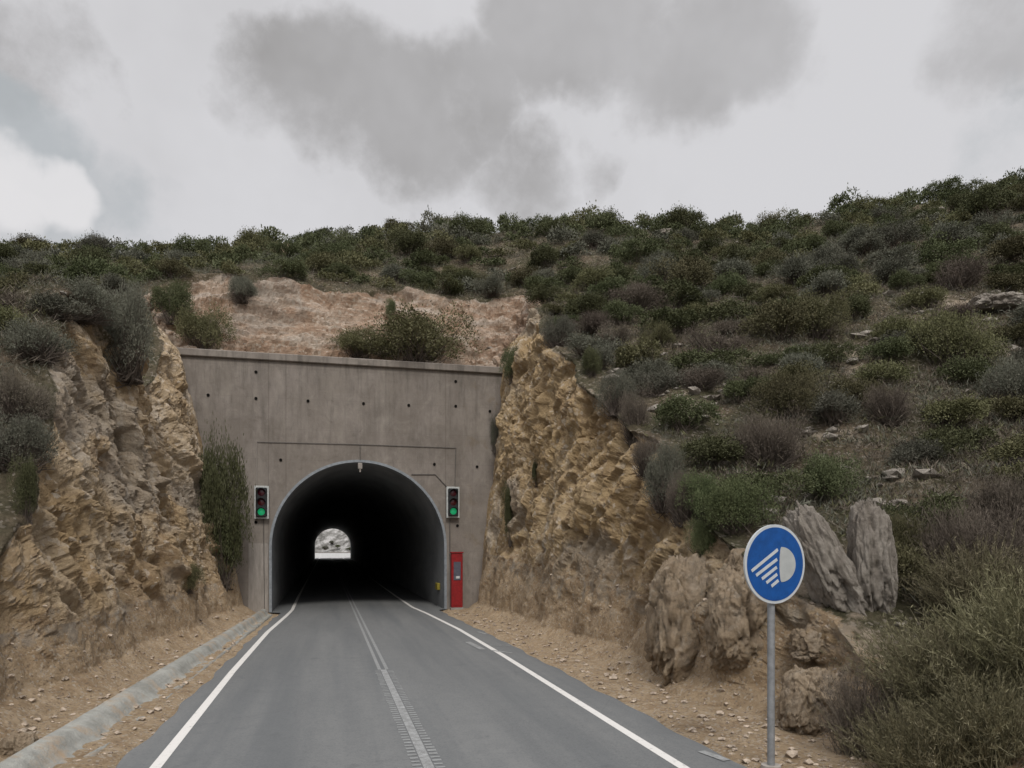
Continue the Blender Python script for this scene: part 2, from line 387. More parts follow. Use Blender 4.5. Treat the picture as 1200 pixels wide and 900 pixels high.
def plain(name, col, rough=.5, spec=.4, metal=0.0, var=.12, em=None):
    g = NM(name, rough, spec); g.b.inputs['Metallic'].default_value = metal
    n = g.noise(9, 6, .7)
    d = tuple(x * (1 - 2.2 * var) for x in col); l = tuple(min(1, x * (1 + var)) for x in col)
    g.color(g.ramp(n, [(.35, d), (.65, l)]))
    if em: g.b.inputs['Emission Color'].default_value = (*em[0], 1); g.b.inputs['Emission Strength'].default_value = em[1]
    return g.m
M_BLUE = plain('sign_blue', (.006, .072, .28), .5, .3, var=.10)
M_SWHITE = plain('sign_white', (.50, .53, .55), .5, .3, var=.05)
M_SGREY = plain('sign_lens_grey', (.40, .42, .42), .5, .3, var=.05)
M_GALV = plain('galvanised_steel', (.27, .28, .29), .55, .4, .3)
M_RED = plain('red_paint', (.25, .014, .016), .5, .3)
M_DARKP = plain('dark_panel', (.10, .10, .13), .4, .4)
M_WPL = plain('white_plastic', (.62, .62, .62), .5)
M_LFRAME = plain('light_frame', (.48, .50, .49), .5)
M_LBODY = plain('light_body', (.018, .02, .022), .5)
M_LRED = plain('unlit_red_lens', (.055, .008, .014), .25, .5)
M_LAMB = plain('unlit_amber_lens', (.065, .010, .012), .25, .5)
M_LGREEN = plain('lit_green_lens', (.01, .22, .10), .3, .4, em=((.02, .60, .22), .22))
M_CABLE = plain('cable_grey', (.12, .11, .10), .6)
M_HOLE = plain('hole_black', (.012, .011, .01), .9, .1)
M_RUST = plain('rust_brown', (.13, .055, .035), .9, .1)
M_YEL = plain('yellow_paint', (.30, .24, .03), .7)

def leafmat(name, c0, c1, c2, rough=.75):
    g = NM(name, rough, .12)
    oi = g.N.new('ShaderNodeObjectInfo')
    t = g.attr('tint')
    c = g.ramp(t, [(0, c0), (.55, c1), (1, c2)])
    hs = g.N.new('ShaderNodeHueSaturation'); g.L.new(c, hs.inputs['Color'])
    g.L.new(g.rng(oi.outputs['Random'], 0, 1, .78, 1.25), hs.inputs['Value']); g.L.new(g.rng(oi.outputs['Random'], 0, 1, .475, .515), hs.inputs['Hue'])
    g.color(hs.outputs[0]); return g.m
LM = {
    'dark': leafmat('dark_green_leaves', (.048, .056, .026), (.082, .092, .045), (.125, .135, .075)),
    'olive': leafmat('olive_leaves', (.065, .065, .030), (.112, .110, .056), (.165, .158, .088)),
    'grey': leafmat('grey_green_leaves', (.068, .070, .052), (.118, .120, .092), (.178, .176, .138)),
    'brown': leafmat('brown_dry_twigs_foliage', (.072, .060, .047), (.128, .108, .085), (.195, .168, .135)),
    'green': leafmat('fresh_green_leaves', (.052, .070, .032), (.10, .125, .058), (.155, .18, .095)),
    'straw': leafmat('straw_green_stems', (.072, .068, .038), (.138, .128, .074), (.235, .215, .14)),
}
M_STONE = plain('loose_stone', (.40, .33, .26), .95, .1, var=.25)
M_TWIG = plain('twig_bark', (.115, .095, .08), .9, .1, var=.2)

# ------------------------------------------------------------------ terrain
PY = 31.0                                      # the portal wall's front face
SKY = [(-700, 300), (-300, 300), (0, 290), (100, 296), (250, 291), (330, 281), (480, 268), (560, 263), (700, 266), (780, 268), (900, 262), (1000, 250), (1100, 232), (1200, 210), (1400, 175), (1900, 120)]
skx = np.array([p[0] for p in SKY]); sky_t = np.array([(HOR - p[1]) / F for p in SKY])
def plane(x, y): return 2.5 + .55 * (y - 12) + .17 * (x - 5)
def gauss(x, y, cx, cy, sx, sy): return np.exp(-((x - cx) / sx) ** 2 - ((y - cy) / sy) ** 2)
def H(x, y):
    x = np.asarray(x, float); y = np.asarray(y, float)
    d = np.maximum(x * SA + y * CA, .5); u = np.clip((x * CA - y * SA) / d, -1.5, 1.5)
    px = 600 + F * u; T = np.interp(px, skx, sky_t)
    dc = 56 + 2 * np.sin(px / 160)
    k = dc / d
    xc, yc = x * k, y * k
    zc = HC + (T - .006) * dc
    corr = zc - plane(xc, yc)
    t = d / dc
    w = sstep(.3, 1.0, t)
    h = plane(x, y) + np.clip(corr, -14, 14) * w
    beyond = zc - (d - dc) * np.where(d - dc < 12, .35, .2) - np.where(d - dc < 12, 0, 1.8)
    beyond = np.maximum(beyond, 9 + 0 * d)
    h = np.where(t > 1, beyond, h)
    h = h + 2.9 * gauss(x, y, -8, 19, 6, 5.5) + 1.9 * gauss(x, y, -8.5, 31.5, 3, 2.6) - .8 * gauss(x, y, -6, 26.4, 2.5, 1.6) + 1.3 * gauss(x, y, -7.0, 21.5, 1.3, 1.5) + 1.8 * gauss(x, y, -5.5, 38, 5, 4) - 1.4 * gauss(x, y, 8, 39, 4.5, 4)
    p = np.stack([x, y, 0 * x], -1)
    h = h + .7 * fbm(p / 7.0, 3, 5) * sstep(4, 12, np.abs(x - 1)) + .35 * fbm(p / 1.9, 3, 9)
    return np.maximum(h, .9 + .4 * vnoise(p / 5, 3))
def cutz(o, s, z1=9.5, s2=.6):
    """height of the cut face at horizontal distance o from its toe"""
    tal = np.clip(o, 0, .8) * .75
    o2 = np.maximum(o - .45, 0)
    return tal + np.where(o2 < s * z1, o2 / s, z1 + (o2 - s * z1) / s2)
def toeL(y): return np.interp(y, [-30, 6, 10, 27, 31, 200], [-4.6, -4.4, -4.15, -3.35, -3.15, -3.15]) + .16 * np.sin(y * .9) + .1 * np.sin(y * 2.3)
def toeR(y): return np.interp(y, [-30, 8.4, 12, 23, 31, 200], [6.6, 6.25, 5.85, 5.55, 5.45, 5.45]) + .14 * np.sin(y * .8 + 1) + .1 * np.sin(y * 2.1)
def sL(y): return np.interp(y, [0, 14, 24, 31], [.35, .31, .28, .255])
def sR(y): return np.interp(y, [0, 9, 14, 20, 31], [.5, .36, .22, .17, .11])
def ledge(y): 
    return 10.15 + np.interp(y - 31.5, [0, 1.2, 4.5, 6.2, 60], [0, .5, 4.3, 6.9, 80])
rows = np.concatenate([np.arange(-25, 6, .8), np.arange(6, 31.06, .055), [31.12], np.arange(31.5, 39, .075), 39 + 114.0 * (np.linspace(0, 1, 130) ** 1.35)])
NA, NB, NC = 170, 220, 110
def resample(xs, zs, n):
    L_ = np.concatenate([[0], np.cumsum(np.hypot(np.diff(xs), np.diff(zs)))])
    return np.interp(np.linspace(0, L_[-1], n), L_, xs)
GX, GY, ROCK = [], [], []
oo = np.linspace(0, 9, 500)
for y in rows:
    yy = min(y, 37.5)
    out = []
    for side in (-1, 1):
        toe = float(toeL(yy) if side < 0 else toeR(yy)); s = float(sL(yy) if side < 0 else sR(yy))
        cz = cutz(oo, s); hz = H(toe + side * oo, np.full_like(oo, yy))
        cr = np.nonzero(cz >= hz)[0]; e = cr[0] if len(cr) else 499
        e = max(e, 12); e = min(e + 14, 499)       # a little past the edge, so the brink is dense too
        out.append(toe + side * resample(oo[:e + 1], np.minimum(cz, hz)[:e + 1], NB))
    fl, fr = out
    q = np.linspace(0, 1, NA + 1)[1:] ** 2.3
    outer_l = fl[-1] - q * (120 + fl[-1]); outer_r = fr[-1] + q * (125 - fr[-1])
    mid = np.linspace(fl[0], fr[0], NC + 2)[1:-1]
    GX.append(np.concatenate([outer_l[::-1], fl[::-1], mid, fr, outer_r])); GY.append(np.full(2 * NA + 2 * NB + NC, y))
GX = np.array(GX); GY = np.array(GY)
NR, NCOL = GX.shape
HH = H(GX, GY)
Yc = np.minimum(GY, 37.5)
oL = toeL(Yc) - GX; oR = GX - toeR(Yc)
cut = np.maximum(np.where(oL > 0, cutz(np.maximum(oL, 0), sL(Yc)), 0), np.where(oR > 0, cutz(np.maximum(oR, 0), sR(Yc)), 0))
cut = np.where(GY > 31.3, np.maximum(cut, ledge(GY)), cut)
GZ = np.minimum(HH, cut)
# soft shoulder floor
floor = (oL <= 0) & (oR <= 0) & (GY < 31.3)
GZ = np.where(floor, -.03, GZ)
# soften outer borders down to the plain
fall = sstep(95, 120, np.abs(GX)) 
GZ = GZ * (1 - fall) - 1.2 * fall
fb = sstep(-14, -25, GY); GZ = np.where(floor, GZ, GZ * (1 - fb) - .3 * fb)
margin = HH - cut                                   # >0: on the cut face
rockm = sstep(-.05, .25, margin) * sstep(.25, 1.1, np.where(GY > 31.3, 5, np.maximum(oL, oR))) * (1 - sstep(37.5, 39, GY))
rockm = np.where(floor, 0, rockm)
P = np.stack([GX, GY, GZ], -1)
# normals from the grid
def gnormals(P):
    du = np.gradient(P, axis=1); dv = np.gradient(P, axis=0)
    n = np.cross(du, dv); n /= np.maximum(np.linalg.norm(n, axis=-1, keepdims=True), 1e-9)
    return n
Nn = gnormals(P)
fixed = (rows[:, None] > 31.08) & (rows[:, None] < 31.6) & (GX == GX)
# hillside bare patches, found where the photograph shows them
def patch(px, py, w, h, sel=None):
    u, v, d = project(P[..., 0], P[..., 1], P[..., 2])
    return np.where(d > 3, np.exp(-((u - px) / w) ** 2 - ((v - py) / h) ** 2), 0)
bare = np.zeros_like(GX)
for (px, py, w, h) in [(1130, 355, 80, 12), (1050, 385, 30, 14), (1000, 430, 18, 40), (720, 470, 45, 28), (800, 480, 40, 25), (980, 510, 60, 14), (1060, 560, 60, 12), (1150, 575, 50, 9),
                       (850, 455, 20, 10), (1090, 245, 18, 6), (720, 345, 22, 6), (785, 275, 12, 4), (340, 290, 12, 5), (1190, 415, 20, 15), (500, 272, 25, 4), (930, 690, 60, 60), (1000, 760, 60, 60)]:
    bare = np.maximum(bare, patch(px, py, w, h))
hill = (~floor) & (rockm < .5)
# displacement
pf = P.reshape(-1, 3); sel = np.nonzero((rockm.ravel() > .02) & (GY.ravel() > 3))[0]
ps = pf[sel]
ca, sa_ = math.cos(R(32)), math.sin(R(32))
rot = np.stack([ps[:, 0], ps[:, 1] * ca + ps[:, 2] * sa_, -ps[:, 1] * sa_ + ps[:, 2] * ca], -1)     # bedding dips towards the portal
rot = rot + .35 * np.stack([fbm(ps * .8, 3, 41), fbm(ps * .8, 3, 42), fbm(ps * .8, 3, 43)], -1)
fr = (ps[:, 1] > 31.3)[:, None]
rot = np.where(fr, rot * np.array([.42, .9, 1.5]), rot * np.array([1, 1.1, .62]))
f1, f2, c1 = worley(rot * np.array([.75, .9, .5]), 11)
g1, g2, c2 = worley(rot * np.array([1.9, 2.1, 1.25]), 23, 1.2)
rot = rot + .10 * np.stack([fbm(ps * 4, 2, 44), fbm(ps * 4, 2, 45), fbm(ps * 4, 2, 46)], -1)
h1, h2, c3 = worley(rot * np.array([4.0, 4.4, 3.6]), 31, .6)
k1, k2, c4 = worley(rot * 9.0, 37, .5)
rid = 1 - np.abs(fbm(ps * np.array([.5, .9, .35]), 4, 77)) * 2
disp = .55 * fbm(ps * .33, 3, 51) + .36 * c1 + .17 * c2 + .10 * c3 + .05 * c4 + .16 * fbm(ps * 1.5, 5, 61) + .15 * (rid - .6)
disp -= .14 * np.exp(-((f2 - f1) / .05) ** 2) + .07 * np.exp(-((g2 - g1) / .06) ** 2)
disp -= .10 * c3 + .05 * c4
pit = fbm(ps * np.array([1, 1.5, 1.2]), 3, 131)
disp -= .22 * sstep(.30, .55, pit)
zs = ps[:, 2] * 1.15 + .5 * fbm(ps * np.array([.35, .5, .5]), 3, 141); fz = zs - np.floor(zs)
disp += np.where(ps[:, 1] > 31.3, .5 * (fz - .5) * (.6 + .8 * _h(np.floor(zs), 0 * zs, 0 * zs, 3)), 0)
fine = .09 * c3 + .045 * c4 + .07 * fbm(ps * 4.5, 3, 151)
nearwall = 1 - .75 * sstep(29.3, 31, ps[:, 1]) * (ps[:, 1] < 31.3)
ledgem = np.where(ps[:, 1] > 31.3, .95 * sstep(31.6, 32.4, ps[:, 1]), 1)
dm = np.zeros(pf.shape[0]); dm[sel] = disp * rockm.ravel()[sel] * nearwall * ledgem
dmg = dm.reshape(NR, NCOL)
for _ in range(2):
    b_ = dmg.copy(); b_[1:-1, 1:-1] = (4 * dmg[1:-1, 1:-1] + 2 * (dmg[:-2, 1:-1] + dmg[2:, 1:-1] + dmg[1:-1, :-2] + dmg[1:-1, 2:]) + dmg[:-2, :-2] + dmg[2:, 2:] + dmg[:-2, 2:] + dmg[2:, :-2]) / 16
    dmg = b_
dm = dmg.ravel(); dm[sel] += fine * rockm.ravel()[sel] * nearwall * ledgem
n2d = Nn.reshape(-1, 3)
# faces push out horizontally more than vertically
P2 = pf + n2d * dm[:, None]
# low relief on the soil of the hill and the talus
rest = np.nonzero((~floor).ravel())[0]
pr = pf[rest]; lo = .07 * fbm(pr * 2.2, 3, 91) + .03 * fbm(pr * 7, 2, 92)
P2[rest, 2] += lo * (1 - .3 * rockm.ravel()[rest])
fl_i = np.nonzero(floor.ravel())[0]
pv = pf[fl_i]
edge_x = np.minimum(np.abs(pv[:, 0] + 2.43), np.abs(pv[:, 0] - 4.6))
outside = (pv[:, 0] < -2.43) | (pv[:, 0] > 4.6)
P2[fl_i, 2] += np.where(outside, sstep(0, .25, edge_x) * (.05 + .03 * fbm(pv * 2.5, 3, 33) + .02 * fbm(pv * 8, 2, 34)), -.02)
P2 = P2.reshape(NR, NCOL, 3)
# keep the rows at the wall clean
j31 = int(np.nonzero(rows > 31.3)[0][0])
P2[j31 - 1, :, 1] = 31.12; P2[j31, :, 1] = np.maximum(P2[j31, :, 1], 31.35)
# rocks never enter the carriageway or the tunnel mouth
side_in = (P2[..., 1] < 31.3)
P2[..., 0] = np.where(side_in & (GX > 5.2) & (P2[..., 0] < 5.15), 5.15, P2[..., 0])
P2[..., 0] = np.where(side_in & (GX < -3.1) & (P2[..., 0] > -3.0), -3.0, P2[..., 0])
idx = np.arange(NR * NCOL).reshape(NR, NCOL)
q = np.stack([idx[:-1, :-1], idx[:-1, 1:], idx[1:, 1:], idx[1:, :-1]], -1)
keep = np.ones((NR - 1, NCOL - 1), bool)
keep[j31 - 1, NA + NB - 4:NA + NB + NC + 4] = False                 # the tunnel mouth
q = q[keep]
greyn = np.clip(.5 + 1.3 * fbm(pf * np.array([.5, .28, .5]), 3, 101), 0, 1)
grey_a = sstep(.66, .9, greyn).reshape(NR, NCOL) * .55
ledge_pale = ((GY > 31.3) & (rockm > .3)) * .25
grey_a = np.maximum(grey_a, ledge_pale)
grey_a = np.maximum(grey_a, .5 * patch(830, 720, 70, 60)); 
grey_a = np.where(hill, np.maximum(grey_a, .65), grey_a)
dirt_a = np.where(floor, 1.0, (1 - sstep(.6, 1.15, np.maximum(oL, oR))) * (GY < 31.3))
dirt_a = np.maximum(dirt_a, .0)
rock_a = np.maximum(rockm, np.where(hill, bare * .55, 0))
terrain = mesh_np('hillside', P2.reshape(-1, 3), q, M_TERR, smooth=(rock_a.ravel()[q[:, 0]] < .5), attrs={'rock': ('POINT', rock_a), 'grey': ('POINT', grey_a), 'dirt': ('POINT', dirt_a)})
tag(terrain, 'scrubby limestone hill cut by ochre rock faces on both sides of the road', kind='structure')
bvh = BVHTree.FromPolygons([tuple(v) for v in P2.reshape(-1, 3).tolist()], q.tolist())
def hit(px, py):
    d = Vector(raydir(px, py)); h = bvh.ray_cast(Vector((0, 0, HC)), d.normalized())
    return h[0]
def drop(x, y):
    h = bvh.ray_cast(Vector((x, y, 90)), Vector((0, 0, -1))); return (h[0], h[1]) if h[0] else (None, None)

# far ground sheet and land beyond the tunnel
mb = MB(); n = 96
ring = [(3500 * math.cos(2 * math.pi * k / n), 3500 * math.sin(2 * math.pi * k / n), -1.0) for k in range(n)]
mb.add(ring, [tuple(range(n))]); gnd = mb.build('ground', M_TERR); tag(gnd, 'flat land reaching to the horizon around the hill', kind='structure')
g = NM('distant_stony_slope', .95, .15)
g.color(g.ramp(g.noise(.55, 6, .7), [(.36, (.07, .068, .062)), (.48, (.17, .165, .155)), (.56, (.26, .255, .245)), (.66, (.45, .44, .43))])); g.bump(g.noise(1, 5, .6), .8, .2); M_FAR = g.m
def far_hill():
    nx, ny = 120, 60
    xs = np.linspace(-90, 90, nx); ys = np.linspace(153.2, 330, ny); X, Y = np.meshgrid(xs, ys)
    Z = .62 + sstep(171, 232, Y + 4 * np.sin(X * .08)) * 32 + fbm(np.stack([X / 9, Y / 9, 0 * X], -1), 4, 8) * 2.2 * sstep(174, 182, Y)
    Z = Z + np.where(np.abs(X) > 9, (np.abs(X) - 9) * .22 * sstep(171, 168, Y), 0)
    i = np.arange(nx * ny).reshape(ny, nx); qq = np.stack([i[:-1, :-1], i[:-1, 1:], i[1:, 1:], i[1:, :-1]], -1).reshape(-1, 4)
    bare_ = .6 + .4 * (fbm(np.stack([X / 4, Y / 4, 0 * X], -1), 3, 18) > 0)
    o = mesh_np('distant_slope', np.stack([X, Y, Z], -1).reshape(-1, 3), qq, M_FAR, smooth=True, attrs={'rock': ('POINT', bare_), 'grey': ('POINT', bare_ * 1.2), 'dirt': ('POINT', (Y < 172) * .9)})
    tag(o, 'stony grey slope seen through the far end of the tunnel', kind='structure')
far_hill()

# ------------------------------------------------------------------ road
def rz(y): return np.interp(y, [-100, 33, 154, 400], [0, 0, .76, .80])
def rdx(y): return np.interp(y, [-100, 31, 154, 400], [0, 0, -1.11, -1.3])
def strip(name, xl, xr, y0, y1, dz, mat, parent=None, step=.5, nx=2):
    ys = np.arange(y0, y1 + step * .5, step); v = []
    for y in ys:
        a, b = xl(y), xr(y)
        for k in range(nx): v.append((a + (b - a) * k / (nx - 1), y, float(rz(y)) + dz))
    f = [(j * nx + k, j * nx + k + 1, (j + 1) * nx + k + 1, (j + 1) * nx + k) for j in range(len(ys) - 1) for k in range(nx - 1)]
    return mesh_np(name, v, f, mat, parent)
jit = lambda y, s: float(.03 * math.sin(y * 1.7 + s) + .025 * math.sin(y * 4.1 + 2 * s))
aL = lambda y: float(np.interp(y, [-30, 8, 20, 27, 30.5, 31, 400], [-2.45, -2.43, -2.25, -2.15, -2.0, -2.55, -2.55]) + rdx(y)) + (jit(y, 1) if y < 30 else 0)
aR = lambda y: float(np.interp(y, [-30, 8, 20, 27, 30.5, 31, 400], [4.62, 4.60, 4.55, 4.35, 4.3, 4.77, 4.77]) + rdx(y)) + (jit(y, 2) if y < 30 else 0)
road = strip('road', aL, aR, -30, 172, .012, M_ASPH, step=.25); tag(road, 'grey two-lane asphalt road running into the tunnel', kind='structure')
lL = lambda y: float(np.interp(y, [-30, 8.4, 16, 23.5, 29, 32, 40, 400], [-2.0, -1.97, -2.0, -1.93, -1.72, -1.64, -1.68, -1.68]) + rdx(y))
lR = lambda y: float(np.interp(y, [-30, 8.4, 17, 23, 29, 32, 40, 400], [3.93, 3.9, 3.92, 3.86, 3.6, 3.40, 3.35, 3.35]) + rdx(y))
lC = lambda y: float(np.interp(y, [-30, 8.4, 16, 31, 400], [1.07, 1.07, 1.02, .92, .95]) + rdx(y))
for nm_, fn in (('left', lL), ('right', lR)):
    o = strip('edge_line', lambda y: fn(y) - .065, lambda y: fn(y) + .065, -30, 171, .016, M_PAINT)
    tag(o, f'solid white edge line along the {nm_} side of the road', kind='structure')
mbk = []
for s in (-1, 1):
    o = strip('centre_line', lambda y, s=s: lC(y) + s * .075 - .035, lambda y, s=s: lC(y) + s * .075 + .035, 15.5, 171, .016, M_TEETH)
    tag(o, 'one of the two worn white centre lines running into the tunnel', kind='structure')
o = strip('centre_line', lambda y: lC(y) - .06, lambda y: lC(y) + .06, -30, 15.3, .016, M_WORN); tag(o, 'thick worn centre line between the rumble teeth', kind='structure')
v, f = [], []
y = -5.0
while y < 15.4:
    for s in (-1, 1):
        x0 = lC(y) + s * .075; x1 = lC(y) + s * (.17 + .02 * random.random()); w = .035 + .02 * random.random(); b = len(v)
        v += [(x0, y, .0165), (x1, y, .0165), (x1, y + w * 1.6, .0165), (x0, y + w * 1.6, .0165)]; f.append((b, b + 1, b + 2, b + 3))
    y += .145
o = mesh_np('rumble_teeth', v, f, M_TEETH); tag(o, 'worn short white cross marks on both sides of the centre line', kind='structure')
# old transverse marks by the right edge
v = []; f = []
for (p, q2, wd) in (((548, 753), (566, 762), .16), ((574, 757), (598, 757), .10), ((576, 763), (600, 766), .10), ((560, 741), (570, 744), .1), ((822, 882), (852, 893), .12)):
    a = Vector(ground(*p)); b_ = Vector(ground(*q2)); dd = (b_ - a).normalized(); nn = Vector((-dd.y, dd.x, 0)) * wd / 2; k = len(v)
    for w in (a - nn, b_ - nn, b_ + nn, a + nn): v.append((w.x, w.y, .021 if True else 0))
    f.append((k, k + 1, k + 2, k + 3))
o = mesh_np('old_road_marks', v, f, M_WORN); tag(o, 'short scraps of old white marking by the right edge line', kind='structure')
# shoulder drain on the left: a sloped concrete lip and a shallow dirty gutter
ys = np.arange(2, 30.2, .12); v = []
prof = [(-.26, -.12), (-.24, .16), (-.10, .22), (.16, .19), (.30, .10), (.42, .02), (.62, .0), (.84, .025), (.86, -.05)]
for y in ys:
    cx = float(np.interp(y, [0, 9.5, 26.7, 31], [-3.75, -3.38, -2.72, -2.6]))
    sc = .66 if y < 12 else float(np.interp(y, [12, 28], [.66, .40]))
    for k, (a, z) in enumerate(prof):
        e = .035 * float(fbm(np.array([[a * 3, y * 1.3, k * .7]]), 3, 5)[0])
        v.append((cx + a * sc + e, y, z + e * (z > .01)))
K = len(prof); f = [(j * K + k, j * K + k + 1, (j + 1) * K + k + 1, (j + 1) * K + k) for j in range(len(ys) - 1) for k in range(K - 1)]
o = mesh_np('roadside_kerb', v, f, M_DRAIN, smooth=True)
tag(o, 'rough pale concrete drain kerb along the foot of the left rock face', 'kerb')

# ------------------------------------------------------------------ tunnel portal
CX = 1.11; RA = 3.55; ZC = 2.65
portal = empty('tunnel_portal', (CX, PY, 0)); tag(portal, 'weathered grey concrete wall holding the near arched mouth of the tunnel', 'tunnel portal')
def arch(n=48, r=RA):
    pts = [(-r, -.4)] + [(-r, z) for z in np.linspace(.2, ZC, 8)]
    pts += [(-r * math.cos(t), ZC + r * math.sin(t)) for t in np.linspace(0, math.pi, n)[1:-1]]
    pts += [(r, z) for z in np.linspace(ZC, .2, 8)] + [(r, -.4)]
    return pts
def portal_wall(x0, x1, ztop, y0, y1, parent, name, mat):
    ap = arch(); m = MB(); out = []
    for (x, z) in ap:                                  # a matching point on the outer rectangle for each arch point
        if z <= ZC and abs(abs(x) - RA) < 1e-6: out.append((x0 if x < 0 else x1, z))
        else:
            dx, dz = x, z - ZC
            ts = []
            if dx < -1e-6: ts.append(x0 / dx)
            if dx > 1e-6: ts.append(x1 / dx)
            ts.append((ztop - ZC) / dz if dz > 1e-6 else 1e9)
            t = min(ts); out.append((dx * t, ZC + dz * t))
    n = len(ap)
    # pin the rectangle's corners
    for (cx_, cz_) in ((x0, ztop), (x1, ztop)):
        k = min(range(n), key=lambda i: (out[i][0] - cx_) ** 2 + (out[i][1] - cz_) ** 2); out[k] = (cx_, cz_)
    for y, flip in ((y0, 0), (y1, 1)):
        vs = [(x, y, z) for x, z in ap] + [(x, y, z) for x, z in out]
        m.add(vs, [(i, i + 1, n + i + 1, n + i) for i in range(n - 1)])
    m.add([(x, y0, z) for x, z in ap] + [(x, y1, z) for x, z in ap], [(i, i + 1, n + i + 1, n + i) for i in range(n - 1)])
    m.add([(x, y0, z) for x, z in out] + [(x, y1, z) for x, z in out], [(i, i + 1, n + i + 1, n + i) for i in range(n - 1)])
    return m.build(name, mat, parent)
portal_wall(-8.0, 7.2, 10.12, 0, .6, portal, 'front_wall', M_CONC)
m = MB(); m.box(-8.05, 7.25, -.13, .66, 10.123, 10.42, .03); m.build('coping', M_CONC, portal)
# lining, swept with the road
def lining(parent):
    pr_ = arch(40, RA - .05); ysl = [.02, .35, .6] + list(np.arange(1.5, 122.6, 3.0)) + [123]; v = []
    for yy in ysl:
        s = yy / 123
        for (x, z) in pr_: v.append((x - 1.11 * s, yy, z * (1 + .05 * s) + .76 * s))
    K = len(pr_); f = [(j * K + k, j * K + k + 1, (j + 1) * K + k + 1, (j + 1) * K + k) for j in range(len(ysl) - 1) for k in range(K - 1)]
    return mesh_np('lining', v, f, M_LIN, parent, smooth=True)
lining(portal)
# pale painted edge ring round the mouth
ap = arch(48, RA - .052); ap2 = arch(48, RA + .05); n = len(ap); m = MB()
m.add([(x, -.012, z) for x, z in ap] + [(x, -.012, z) for x, z in ap2], [(i, i + 1, n + i + 1, n + i) for i in range(n - 1)])
m.add([(x, -.012, z) for x, z in ap] + [(x, .5, z) for x, z in ap], [(i, i + 1, n + i + 1, n + i) for i in range(n - 1)])
m.add([(x, -.012, z) for x, z in ap2] + [(x, .004, z) for x, z in ap2], [(i, i + 1, n + i + 1, n + i) for i in range(n - 1)])
m.build('arch_rim', M_ARCH, portal)
def wl(px, py): a = at(px, py, PY); return (a[0] - CX, a[2])
# weep holes: black disc and short black collar, the hole's shade put into colour
for (px, py) in [(300, 436), (244, 463), (300, 467), (361, 470), (426, 473), (479, 475), (534, 447), (534, 476), (329, 539), (509, 544), (559, 547), (574, 482), (300, 612), (536, 616)]:
    x, z = wl(px, py); m = MB(); r = .06
    m.add([(x + r * math.cos(t * math.pi / 6), -.006, z + r * math.sin(t * math.pi / 6)) for t in range(12)], [tuple(range(12))])
    m.tube([(x, -.03, z), (x, .002, z)], r * 1.0, 12, False)
    m.build('weep_hole', M_HOLE, portal)
def pol(pts, r, name, mat=M_CABLE):
    m = MB(); q_ = [(wl(*p)[0], -.03, wl(*p)[1]) for p in pts]; m.tube(q_, r, 6); return m.build(name, mat, portal)
pol([(301, 518), (422, 521), (534, 525)], .014, 'conduit'); pol([(301, 518), (301, 570)], .016, 'conduit', M_PALE); pol([(534, 525), (533, 571)], .016, 'conduit')
pol([(422, 521), (422, 539)], .016, 'conduit'); pol([(482, 556), (510, 556), (524, 571)], .018, 'conduit'); pol([(527, 608), (527, 652)], .02, 'conduit')
pol([(309, 608), (310, 716)], .016, 'conduit')
# lighter patched panel on the left pier
x0, z0 = wl(291, 712); x1, z1 = wl(311, 637)
m = MB(); m.box(x0, x1 + .1, -.03, .0, -.1, z1, .008); m.build('pier_panel', M_PALE, portal)
x, z = wl(422, 546); m = MB(); m.box(x - .09, x + .09, -.10, -.012, z - .14, z + .12, .02); m.tube([(x, -.06, z - .14), (x, -.06, z - .26)], .035, 8); m.build('crown_lamp', M_PALE, portal)
m = MB(); m.box(3.36, 3.495, 1.2, 1.9, .75, 1.05, .02); m.build('yellow_plate', M_YEL, portal)
# far mouth
fp = empty('tunnel_portal', (0.0, 154.0, .76)); tag(fp, 'far arched mouth of the tunnel seen as a bright hole in the dark', 'tunnel portal')
portal_wall(-9, 9, 11.5, 0, .6, fp, 'front_wall', M_CONC)
m = MB(); m.box(-9.1, 9.1, -.1, .7, 11.51, 11.8, .03); m.build('coping', M_CONC, fp)
# pale roadside wall beyond the far mouth
wall2 = empty('roadside_wall', (0, 172.4, .6)); tag(wall2, 'pale low wall across the daylight beyond the tunnel', 'wall')
g = NM('whitewash', .8, .2); g.color(g.ramp(g.noise(2, 5), [(.3, (.74, .75, .76)), (.7, (.86, .86, .86))])); M_WW = g.m
m = MB(); m.box(-14, 14, 0, .4, -.3, 1.35, .03); m.build('wall_body', M_WW, wall2)
m = MB(); m.box(-14.05, 14.05, -.06, .46, 1.355, 1.5, .03); m.build('coping', M_PALE, wall2)

